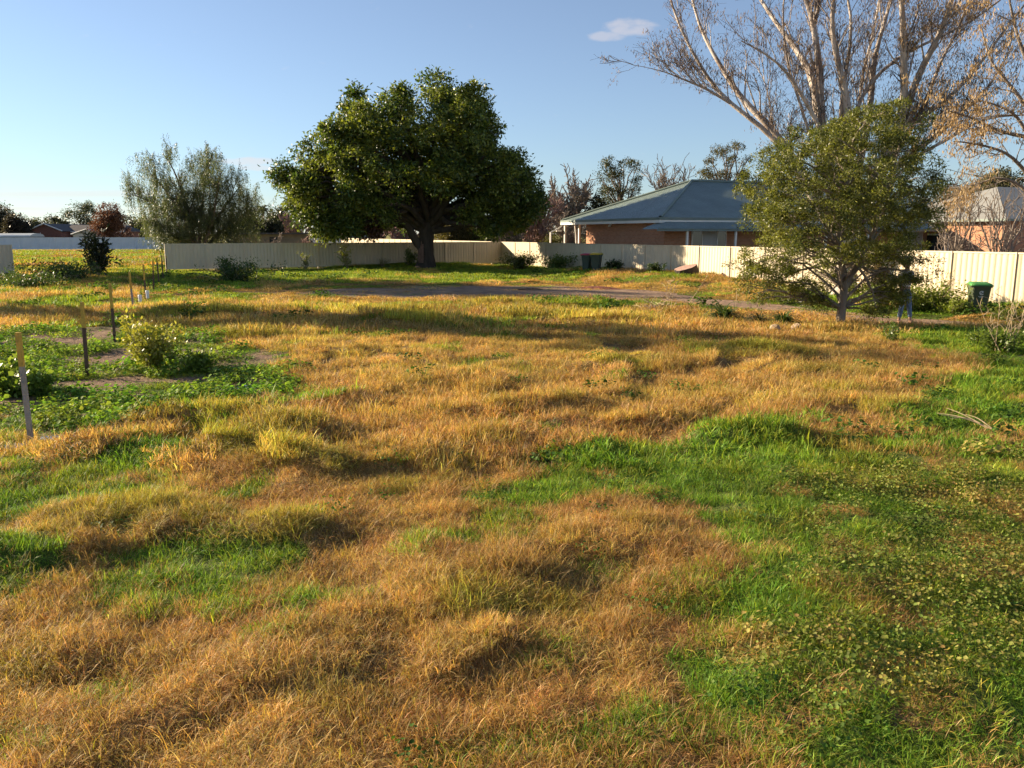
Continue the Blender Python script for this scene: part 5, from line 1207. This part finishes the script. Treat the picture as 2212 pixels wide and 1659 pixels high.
# wheelie bins
def wheelie(label, loc, rot, bodyc, lidc, sc=1.0, logo=False):
    t = thing('wheelie_bin', label, 'bin', loc, rot, 'wheelie bins along the side fence')
    bm_ = plain('bin_body', bodyc, .55, .08, 3, .15, 60); lm = plain('bin_lid', lidc, .5, .06, 3)
    w0, w1, d0, d1, h = .40*sc, .56*sc, .42*sc, .62*sc, .92*sc      # bottom/top width, depth, height
    V = []; 
    for z, w, d in ((.05*sc, w0, d0), (.5*sc, (w0+w1)/2, (d0+d1)/2), (.86*sc, w1*.97, d1*.97), (.865*sc, w1*1.06, d1*1.06), (h, w1*1.06, d1*1.06)):
        c = .05*sc
        for (sx_, sy_) in ((-1, -1), (1, -1), (1, 1), (-1, 1)):
            x_, y_ = sx_*w/2, sy_*d/2+(-.04*sc if z < .1 else 0)
            pr = [(x_, y_-sy_*c), (x_-sx_*c, y_)]
            if sx_*sy_ > 0: pr = pr[::1]
            else: pr = pr[::-1]
            if (sx_, sy_) in ((-1, -1), (1, 1)): pr = [(x_, y_-sy_*c), (x_-sx_*c, y_)]
            else: pr = [(x_-sx_*c, y_), (x_, y_-sy_*c)]
            V += [(a_, b_, z) for a_, b_ in pr]
    F = [tuple(reversed(range(8)))]
    for L_ in range(4):
        for i in range(8): F.append((L_*8+i, L_*8+(i+1) % 8, L_*8+8+(i+1) % 8, L_*8+8+i))
    me = bpy.data.meshes.new('body'); me.from_pydata(V, [], F); me.update(); me.materials.append(bm_); link('body', me, t)
    # lid: raised in the middle, sloping to the front lip, hinged at the back
    LV = []; gx_ = np.linspace(-1, 1, 9); gy_ = np.linspace(-1, 1, 9)
    for yy in gy_:
        for xx in gx_:
            e = max(abs(xx), abs(yy)); z = h+.012+ (.065*sc*(1-max(0, (e-.62)/.38)**2) if e < .999 else 0)+.018*sc*(yy+1)*(e < .9)
            LV.append((xx*w1*.57, yy*d1*.57, z))
    for yy in (-1, 1): pass
    LF = [(j*9+i, j*9+i+1, j*9+i+10, j*9+i+9) for j in range(8) for i in range(8)]
    me = bpy.data.meshes.new('lid'); me.from_pydata(LV, [], LF); me.update(); me.materials.append(lm); lo = link('lid', me, t); sd = lo.modifiers.new('solid', 'SOLIDIFY'); sd.thickness = .03*sc; sd.offset = -1
    for p in me.polygons: p.use_smooth = True
    V, F = tubes(np.array([[-w1*.45, d1*.60, h-.03], [-.1, d1*.64, h-.03], [.1, d1*.64, h-.03], [w1*.45, d1*.60, h-.03]]), np.full(4, .018*sc), 8); link('handle', np_mesh('handle', V, F, bm_, None, True), t)
    wm_ = plain('bin_wheel', (.02, .02, .02), .7)
    for s_ in (-1, 1):
        V, F = tubes(np.array([[s_*w0*.52, d0*.42, .10*sc], [s_*(w0*.52+.01), d0*.42, .10*sc], [s_*(w0*.52+.05), d0*.42, .10*sc], [s_*(w0*.52+.06), d0*.42, .10*sc]]), np.array([.001, .10*sc, .10*sc, .001]), 16); link('wheel', np_mesh('wheel', V, F, wm_), t)
    if logo:
        yf = lambda z: -(d0+(d1-d0)*((z-.05)/.81))/2*sc*0-((d0+(d1*.97-d0)*((z/sc-.05)/.81))/2)-.008-(.04*sc*(1-min(1, (z/sc-.05)/.45)) if z/sc < .5 else 0)
        wmk = plain('white_print', (.75, .75, .74), .5); lg = MB()
        zc = .70*sc; n = 20
        # round emblem: ring left open at the right with a swoosh across it
        for i in range(n-3):
            a0_, a1_ = .5+2*math.pi*i/n, .5+2*math.pi*(i+1)/n
            f = lambda a, r: (r*math.cos(a), yf(zc+r*math.sin(a)), zc+r*math.sin(a))
            lg.poly(f(a0_, .040), f(a0_, .062), f(a1_, .062), f(a1_, .040))
        for i in range(8):
            q0, q1_ = -1+2*i/8, -1+2*(i+1)/8; f = lambda q, o_: (q*.035, yf(zc+.02*math.sin(q*2.2)+o_), zc+.02*math.sin(q*2.2)+o_)
            lg.poly(f(q0, -.012), f(q0, .012), f(q1_, .012), f(q1_, -.012))
        for i in range(9):   # one line of small letters and a thinner one below, too small to read
            x0_ = -.083+.0185*i; hh = .016+.006*(i in (0, 4)); zb = zc-.115
            lg.poly((x0_, yf(zb), zb), (x0_+.014, yf(zb), zb), (x0_+.014, yf(zb+hh), zb+hh), (x0_, yf(zb+hh), zb+hh))
        zb = zc-.14; lg.poly((-.05, yf(zb), zb), (.05, yf(zb), zb), (.05, yf(zb+.008), zb+.008), (-.05, yf(zb+.008), zb+.008))
        lg.obj('printed_emblem', wmk, t)
    return t
def onground(px, py, Y=None):
    b = G(px, py) if Y is None else AT(px, py, Y); b[2] = gz1(b); return b
p1_ = AT(1630*.7786, 700*.7786, 48.0); p1_[2] = gz1(p1_); p2_ = AT(1655*.7786, 700*.7786, 47.4); p2_[2] = gz1(p2_)
wheelie('dark green bin with red lid, left of the pair by the fence', p1_, math.radians(-28), (.035, .055, .040), (.30, .03, .045))
wheelie('dark green bin with yellow lid, right of the pair by the fence', p2_, math.radians(-22), (.035, .055, .040), (.42, .31, .02))
p3_ = AT(2727*.7786, 700*.7786, 24.8); p3_[2] = gz1(p3_)-.04
wheelie('green bin with bright green lid and white emblem before the right fence', p3_, math.radians(-14), (.065, .085, .045), (.07, .26, .065), .96, True)

# person standing behind the small tree
PB = G(1949, 701); PB[2] = gz1(PB)+.01
per_ = thing('person', 'person in white top, blue jeans and tan shoes standing behind the small tree', 'person', PB, math.radians(18))
M['skin'] = plain('skin', (.42, .24, .17), .55); M['denim'] = plain('blue_denim', (.15, .21, .30), .85, .25, 14, .3, 90); M['top'] = plain('white_top', (.66, .62, .60), .8, .08, 6, .3, 30)
M['hair'] = plain('brown_hair', (.10, .06, .04), .7, .3, 30); M['shoe'] = plain('tan_shoe', (.38, .20, .12), .6)
def skin(name, verts, edges, radii, mat, parent, root=0, sub=2):
    me = bpy.data.meshes.new(name); me.from_pydata(verts, edges, []); me.update(); o = link(name, me, parent); me.materials.append(mat)
    m1 = o.modifiers.new('skin', 'SKIN'); m1.use_smooth_shade = True
    sv = me.skin_vertices[0].data
    for i, r in enumerate(radii): sv[i].radius = r if isinstance(r, tuple) else (r, r); sv[i].use_root = (i == root)
    m2 = o.modifiers.new('sub', 'SUBSURF'); m2.levels = sub; m2.render_levels = sub; return o
# facing -y; one step between the feet, forearms raised before the chest
hipL, kneeL, ankL = (-.09, 0, .88), (-.11, -.04, .48), (-.13, 0, .09)
hipR, kneeR, ankR = (.09, 0, .88), (.12, -.06, .48), (.16, -.10, .09)
shL, elL, wrL = (-.18, 0, 1.36), (-.25, .02, 1.10), (-.10, -.22, 1.16)
shR, elR, wrR = (.18, 0, 1.36), (.25, .02, 1.10), (.12, -.24, 1.17)
bv = [(0, 0, .93), (0, .01, 1.12), (0, .01, 1.30), (0, .0, 1.43), (0, -.015, 1.50), (0, -.03, 1.58), (0, -.03, 1.66), hipL, kneeL, ankL, hipR, kneeR, ankR, shL, elL, wrL, shR, elR, wrR, (-.13, -.12, .035), (.18, -.22, .035)]
be = [(0,1),(1,2),(2,3),(3,4),(4,5),(5,6),(0,7),(7,8),(8,9),(0,10),(10,11),(11,12),(2,13),(13,14),(14,15),(2,16),(16,17),(17,18),(9,19),(12,20)]
brd = [(.13, .10), (.115, .09), (.135, .095), .06, .055, (.078, .092), (.07, .082), .085, .055, .038, .085, .055, .038, .05, .038, .028, .05, .038, .028, (.035, .025), (.035, .025)]
body = skin('body', bv, be, brd, M['skin'], per_)
skin('jeans', [(0, 0, 1.0), (0, 0, .92), hipL, kneeL, (-.128, -.005, .15), hipR, kneeR, (.157, -.09, .15)], [(0,1),(1,2),(2,3),(3,4),(1,5),(5,6),(6,7)], [(.145, .115), (.15, .12), .10, .07, .055, .10, .07, .055], M['denim'], per_, 1)
skin('top', [(0, 0, .98), (0, .01, 1.12), (0, .01, 1.30), (0, 0, 1.40), shL, (-.235, .015, 1.18), shR, (.235, .015, 1.18)], [(0,1),(1,2),(2,3),(2,4),(4,5),(2,6),(6,7)], [(.155, .12), (.14, .11), (.155, .115), .075, .068, .055, .068, .055], M['top'], per_, 1)
skin('hair', [(0, .02, 1.69), (0, .06, 1.60), (0, .075, 1.48)], [(0,1),(1,2)], [(.088, .085), (.085, .06), (.07, .04)], M['hair'], per_, 0)
for s_, w_, nm in ((-1, wrL, 'hand'), (1, wrR, 'hand')):
    w_ = np.array(w_); d = norm(np.array([-s_*.35, -.9, .15])); sdv = norm(np.cross(d, [0, 0, 1])); upv = np.cross(sdv, d)
    vs_, es_, rs_ = [tuple(w_), tuple(w_+d*.05)], [(0, 1)], [(.026, .018), (.034, .018)]
    for q, (o_, ln_) in enumerate(((-.026, .055), (-.009, .065), (.009, .06), (.026, .048))):
        k_ = len(vs_); vs_ += [tuple(w_+d*.075+sdv*o_), tuple(w_+d*(.075+ln_*.6)+sdv*o_-upv*.006), tuple(w_+d*(.075+ln_*.85)+sdv*o_*.95-upv*.03)]; es_ += [(1, k_), (k_, k_+1), (k_+1, k_+2)]; rs_ += [.010, .009, .0075]
    k_ = len(vs_); vs_ += [tuple(w_+d*.03-sdv*s_*.035), tuple(w_+d*.06-sdv*s_*.05-upv*.01)]; es_ += [(0, k_), (k_, k_+1)]; rs_ += [.011, .009]
    skin(nm, vs_, es_, rs_, M['skin'], body, 0, 1)
for a_ in ((-.13, 0, .09), (.16, -.10, .09)):
    skin('shoe', [(a_[0], a_[1]+.05, .04), (a_[0], a_[1]-.05, .045), (a_[0]+.005, a_[1]-.16, .03)], [(0,1),(1,2)], [(.042, .042), (.045, .042), (.036, .026)], M['shoe'], per_, 0)
# face
for s_ in (-1, 1):
    MB().box(s_*.03-.012, s_*.03+.012, -.118, -.112, 1.622, 1.634).obj('eye', M['dark'], body)
    skin('ear', [(s_*.078, -.02, 1.60), (s_*.082, -.015, 1.635)], [(0, 1)], [.012, .014], M['skin'], body, 0, 1)
skin('nose', [(0, -.115, 1.625), (0, -.13, 1.595)], [(0, 1)], [.010, .014], M['skin'], body, 0, 1)
MB().box(-.022, .022, -.120, -.114, 1.562, 1.569).obj('mouth', plain('lips', (.35, .13, .11), .5), body)

# rocks beside the strappy clump
M['rock'] = plain('tan_rock', (.38, .28, .18), .9, .25, 6, .8, 18)
def rock(label, fx, fy, sx_, sy_, sz_, seed):
    b = G(fx*.7786, fy*.7786); b[2] = gz1(b); rg = np.random.default_rng(seed)
    import bmesh
    bm = bmesh.new(); bmesh.ops.create_icosphere(bm, subdivisions=3, radius=1)
    for v in bm.verts:
        d = np.array(v.co); k = 1
        for q in range(9):
            nn = norm(np.random.default_rng(seed*50+q).normal(size=3)); h_ = .72+.12*math.sin(q*3.1); dd = float(d@nn)
            if dd > h_: d = d-nn*(dd-h_)
        d = d*(1+.04*rg.normal()); v.co = (d[0]*sx_, d[1]*sy_, d[2]*sz_+sz_*.45)
    me = bpy.data.meshes.new('rock'); bm.to_mesh(me); bm.free(); me.materials.append(M['rock']); o = link('rock', me, None, tuple(b)); tag(o, label, 'rock', 'rocks before the strappy clump')
rock('left of two tan rocks in the grass, pointed', 2152, 922, .16, .13, .14, 3); rock('right of two tan rocks in the grass, broader', 2214, 918, .17, .13, .15, 4); rock('small tan rock between the two larger rocks', 2180, 908, .09, .08, .07, 5)

# strap-leaved clumps
def strap(label, px, py, nl, L, W, seed, ca=(.05, .085, .022), cb=(.13, .17, .04)):
    rg = np.random.default_rng(seed); b = onground(px, py); t = thing('strap_leaf_clump', label, 'plant', b)
    P_, Wd_ = [], []
    n = 9
    V, F, C = [], [], []
    for i in range(nl):
        a = rg.random()*6.283; e = rg.uniform(.9, 1.5); l = L*(.6+.6*rg.random()); d = np.array([math.cos(a)*math.cos(e), math.sin(a)*math.cos(e), math.sin(e)]); p = np.array([math.cos(a)*.12*rg.random(), math.sin(a)*.12*rg.random(), 0.]); sd_ = np.array([-math.sin(a), math.cos(a), 0]); k0_ = len(V); c_ = np.array(ca)+(np.array(cb)-np.array(ca))*rg.random()
        for j in range(n):
            w_ = W*(1-(j/(n-1))**2.5)*.5+.001; V += [p-sd_*w_, p+sd_*w_]; C += [c_, c_]
            if j: q = k0_+2*j; F.append((q-2, q-1, q+1, q))
            p = p+d*l/(n-1); d = norm(d+np.array([math.cos(a)*.08, math.sin(a)*.08, -.26-.1*rg.random()]))
    link('leaves', np_mesh('leaves', np.array(V), np.array(F), M['leaf'], np.array(C)), t)
strap('strap-leaved clump with arching glossy leaves beside the track', 1562, 694, 130, .75, .05, 91)
strap('second, lower strap-leaved clump behind the rocks', 1690, 702, 130, .62, .045, 92); strap('ragged strap-leaved clump between the other two', 1640, 700, 90, .55, .04, 93, (.08, .07, .03), (.17, .15, .05))

# leafy weeds and bushes that stand alone
def bush(name, label, px, py, h, hw_, n, L, seed, ca, cb, stems=7, W=.5, Y=None, droop=.05, cat='bush', lean=0, up=.25):
    rg = np.random.default_rng(seed); b = onground(px, py, Y); t = thing(name, label, cat, b)
    st = np.array([limb(b+[0, 0, -.05], b+np.array([rg.normal()*hw_*.5+lean, rg.normal()*hw_*.5, h*(.65+.35*rg.random())]), 1, 1, rg, 7, 0, .05)[0] for _ in range(stems)]); R_ = np.tile(np.linspace(.014, .005, 7), (stems, 1))*max(.6, h)
    P1, R1 = grow(st, R_, 7, h*.2, h*.45, .8, rg, up, .15, 1, .6, 5, .15); wood_obj(t, 'stems', [tubes(st, R_, 5), tubes(P1, R1, 3)], M['straw'])
    AP = np.concatenate([P1[:, 1:].reshape(-1, 3), st[:, 2:].reshape(-1, 3)]); pi = rg.integers(0, len(AP), n)
    pos = AP[pi]+rg.normal(size=(n, 3))*hw_*.10; pos[:, 2] = np.maximum(pos[:, 2], b[2]+.02); d = norm(rg.normal(size=(n, 3))+norm(pos-b-np.array([0, 0, h*.3]))*.8+np.array([0, 0, -droop])); V, F = leaf_quads(pos, d, L*(.6+.8*rg.random(n)), L*W*(.6+.8*rg.random(n)), rg)
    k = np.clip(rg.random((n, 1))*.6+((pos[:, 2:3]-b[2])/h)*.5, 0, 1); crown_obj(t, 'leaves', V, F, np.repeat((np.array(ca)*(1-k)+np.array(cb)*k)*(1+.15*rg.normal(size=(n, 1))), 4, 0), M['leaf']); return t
bush('leafy_bush', 'yellow-green leafy bush on bare soil right of the stakes', 330, 800, .80, .42, 2600, .075, 101, (.14, .19, .03), (.40, .36, .07), 12)
bush('leafy_bush', 'low green mallow patch spreading right of the yellow-green bush', 430, 795, .32, .50, 1700, .07, 102, (.10, .18, .03), (.25, .30, .05), 12, .8)
bush('leafy_bush', 'broad-leaved green mallow clump at the left picture edge behind the nearest stake', 30, 850, .38, .65, 2400, .085, 103, (.09, .17, .028), (.22, .28, .045), 14, .8)
bush('leafy_bush', 'dark long-leaved sapling before the far paddock', 212, 598, 2.25, .85, 900, .34, 104, (.018, .026, .016), (.05, .06, .03), 7, .28, 46, .3, 'sapling')
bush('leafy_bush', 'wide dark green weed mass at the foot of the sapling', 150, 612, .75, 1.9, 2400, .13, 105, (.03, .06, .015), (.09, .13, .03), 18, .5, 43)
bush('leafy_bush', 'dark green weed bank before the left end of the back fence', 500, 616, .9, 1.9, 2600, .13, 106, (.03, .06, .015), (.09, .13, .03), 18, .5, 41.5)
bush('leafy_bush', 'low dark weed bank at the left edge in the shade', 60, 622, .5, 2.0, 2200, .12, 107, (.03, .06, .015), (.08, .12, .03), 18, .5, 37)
bush('leafy_bush', 'green bush standing left of the big tree trunk', 880, 575, .95, .55, 900, .13, 108, (.06, .10, .025), (.18, .20, .05), 9, .5, 57)
bush('leafy_bush', 'tall lit yellow-green weed leaning against the back fence', 752, 580, 1.5, .40, 420, .16, 109, (.12, .15, .03), (.32, .32, .06), 6, .35, 55.5, .3, 'weed', -.35)
bush('leafy_bush', 'small spindly weed before the back fence, left of the tall lit one', 660, 585, 1.0, .30, 240, .13, 110, (.08, .11, .03), (.22, .22, .06), 5, .4, 53.5, .1, 'weed')
bush('leafy_bush', 'round straw-coloured weed before the back fence', 825, 580, .55, .45, 500, .09, 111, (.16, .13, .06), (.32, .25, .11), 9, .3, 56.5, 0, 'weed')
bush('leafy_bush', 'olive mound of weeds at the fence corner', 1125, 580, .85, 1.4, 2200, .13, 112, (.06, .08, .02), (.17, .16, .04), 16, .5, 56)
bush('leafy_bush', 'bright green weeds right of the olive mound at the fence corner', 1195, 585, .75, 1.3, 2000, .14, 113, (.06, .11, .02), (.17, .21, .04), 16, .5, 53.5)
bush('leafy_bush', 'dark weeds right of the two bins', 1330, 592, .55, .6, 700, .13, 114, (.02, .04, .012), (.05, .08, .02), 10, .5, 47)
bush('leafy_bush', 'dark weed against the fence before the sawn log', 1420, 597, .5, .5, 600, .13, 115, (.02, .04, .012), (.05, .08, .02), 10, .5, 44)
bush('leafy_bush', 'thick green weeds along the right fence behind the person', 2000, 672, .75, 1.1, 2600, .10, 116, (.07, .12, .02), (.22, .25, .04), 16, .45, 25.5)
bush('leafy_bush', 'green weeds between the person and the green-lidded bin', 2055, 680, .38, .7, 1600, .09, 117, (.07, .12, .02), (.22, .25, .04), 16, .45, 24.5)
bush('leafy_bush', 'green weeds before the green-lidded bin at the right edge', 2185, 702, .24, .7, 1200, .07, 118, (.06, .10, .02), (.18, .20, .04), 16, .45, 22.5)
bush('leafy_bush', 'green weeds behind the small tree trunk, left of the person', 1890, 672, .7, .9, 2000, .10, 119, (.07, .12, .02), (.22, .26, .04), 16, .45, 26)
bush('leafy_bush', 'broad green weeds at the right edge this side of the track', 2150, 768, .36, .60, 2000, .07, 120, (.05, .10, .018), (.13, .18, .03), 16, .5)
bush('leafy_bush', 'small leafy weed in the dry grass before the track', 1925, 745, .38, .25, 420, .06, 121, (.05, .10, .02), (.12, .17, .03), 6, .5)
bush('leafy_bush', 'low green weeds left of the small tree trunk beyond the track', 1700, 645, .55, 1.3, 1800, .11, 122, (.06, .09, .02), (.20, .20, .05), 14, .45, 29)
bush('leafy_bush', 'brown shaggy bush at the foot of the tall gum', 1885, 655, 1.5, .55, 1500, .16, 123, (.06, .045, .03), (.16, .11, .06), 10, .25, 29, .5)
bush('leafy_bush', 'fine dry weed standing between the fence and the green-lidded bin', 2040, 660, 1.1, .35, 300, .07, 124, (.15, .12, .05), (.30, .24, .10), 7, .3, 27, 0, 'weed')

# dead stems, sticks and cut wood
def sticks(name, label, cat, loc, arr, r, mat='straw', k=5):
    t = thing(name, label, cat, loc)
    for pts in arr: 
        p_ = resample(np.array(pts, float), 7); V, F = tubes(p_, np.linspace(r, r*.35, 7), k); link('stem', np_mesh('stem', V, F, M[mat], None, True), t)
    return t
rg = np.random.default_rng(130)
b = onground(1425, 676)
arr = []
for i in range(34):
    a = rg.random()*6.283; l = .35+.55*rg.random(); e = rg.uniform(.05, .8); p0_ = np.array([rg.normal()*.25, rg.normal()*.2, .02]); d = np.array([math.cos(a)*math.cos(e), math.sin(a)*math.cos(e), math.sin(e)])
    arr.append([p0_, p0_+d*l*.5+[0, 0, .06], p0_+d*l+[0, 0, -.10]])
sticks('dead_plant', 'pale heap of dead stems beside the track', 'dead plant', b, arr, .012)
b2 = onground(1447, 672); arr = []
for (dx_, h_, c_) in ((0, .95, .05), (.12, .85, .12), (-.05, .75, -.1)):
    base_ = np.array([dx_*.4, 0, 0]); top_ = np.array([dx_+c_*.5, .05, h_]); mid_ = (base_+top_)/2+[-.05, 0, 0]; arr.append([base_, mid_, top_])
    for q in range(6):
        s_ = base_+(top_-base_)*(.45+.09*q); arr.append([s_, s_+[rg.normal()*.08, rg.normal()*.08, .07], s_+[rg.normal()*.2, rg.normal()*.12, .10+.1*rg.random()]])
sticks('dead_plant', 'upright dead branching weed above the heap of dead stems', 'dead plant', b2, arr, .011)
b3 = onground(1485, 664); sticks('dead_plant', 'single leaning dead stem right of the dead stem heap', 'dead plant', b3, [[(0, 0, 0), (.35, 0, .55), (.62, .02, .98)], [(.60, .02, .95), (.63, .02, 1.02), (.63, .02, 1.10)]], .012)
b4 = onground(1590, 664); sticks('dead_plant', 'dry seed-head stalk behind the strap-leaved clump', 'dead plant', b4, [[(0, 0, 0), (0, 0, .4), (-.01, 0, .78)], [(-.08, 0, .78), (0, 0, .80), (.06, 0, .78)]], .014)
b5 = onground(2165, 770); arr = []
for i in range(9):
    x_ = rg.normal()*.12; l = .7+.7*rg.random(); dx_ = rg.normal()*.35; p0_ = np.array([x_, rg.normal()*.08, 0]); tp_ = np.array([x_+dx_, rg.normal()*.15, l]); arr.append([p0_, (p0_+tp_)/2+[rg.normal()*.04, 0, 0], tp_])
    for q in range(4): s_ = p0_+(tp_-p0_)*(.4+.15*q); arr.append([s_, s_+[rg.normal()*.08, 0, .08], s_+[rg.normal()*.2, rg.normal()*.1, .2]])
sticks('dead_plant', 'tall dry branching weed at the right edge before the track', 'dead plant', b5, arr, .008)
b6 = G(2100, 945); b6[2] = gz1(b6)+.05
sticks('fallen_branch', 'pale dead branch lying on the green grass at right', 'branch', b6, [[(.15, -.12, .05), (0, .02, .13), (-.18, .18, .16), (-.30, .30, .15)], [(.12, -.1, .05), (-.04, .02, .14), (-.25, .08, .16), (-.36, .12, .17)], [(.16, -.12, .05), (.06, .05, .16), (-.02, .18, .16)], [(0, .02, .13), (-.12, .06, .15), (-.28, .02, .14)], [(.05, -.05, .1), (-.1, .12, .19), (-.2, .28, .22)]], .0075)
# sawn log slab by the fence
b7 = AT(1484, 590, 41.5); b7[2] = gz1(b7)
lg_ = thing('sawn_log', 'pinkish sawn log slab leaning in the grass by the right fence', 'log', b7, math.radians(-10)); lg_.rotation_euler = (math.radians(12), math.radians(-14), math.radians(-10))
n = 18; an = np.arange(n)*2*math.pi/n; rr_ = 1+.07*np.sin(an*3+1)+.04*np.sin(an*5)
ring_ = lambda z, k: [(.56*k*rr_[i]*math.cos(an[i]), .42*k*rr_[i]*math.sin(an[i]), z) for i in range(n)]
V = ring_(-.2, 1.05)+ring_(.42, 1.0); me = bpy.data.meshes.new('bark'); me.from_pydata(V, [], [(i, (i+1) % n, n+(i+1) % n, n+i) for i in range(n)]); me.update(); me.materials.append(M['bark']); link('bark', me, lg_)
MB().poly(*ring_(.422, .995)).obj('sawn_face', plain('sawn_wood', (.40, .25, .19), .85, .2, 5, .4, 25), lg_)
# scraps on the track
b8 = G(1145, 630); b8[2] = gz1(b8)+.03; sticks('stick', 'dark stick lying on the bare dirt before the big tree', 'stick', b8, [[(-.5, 0, .03), (0, .05, .06), (.55, 0, .04)], [(.1, .04, .06), (.3, -.1, .07), (.5, -.15, .05)]], .035, 'rust')
M['red_soil'] = plain('red_soil', (.20, .06, .035), .95, .3, 4, .8, 12)
bq = G(1290, 626); n = 22; an = np.arange(n)*2*math.pi/n; rg = np.random.default_rng(140)
rk = 1+.3*(rg.random(n)-.5); V = [(0, 0, .10)]+[(.6*rk[i]*math.cos(an[i])*.55, .5*rk[i]*math.sin(an[i])*.55, .075+.02*rg.random()) for i in range(n)]+[(1.1*rk[i]*math.cos(an[i]), .8*rk[i]*math.sin(an[i]), -.02) for i in range(n)]
Fq = [(0, 1+i, 1+(i+1) % n) for i in range(n)]+[(1+i, 1+n+i, 1+n+(i+1) % n, 1+(i+1) % n) for i in range(n)]
me = bpy.data.meshes.new('soil_heap'); me.from_pydata(V, [], Fq); me.update(); me.materials.append(M['red_soil']); o = link('soil_heap', me, None, (bq[0], bq[1], gz1(bq)+.02)); tag(o, 'low heap of red soil on the far edge of the track', 'soil heap')
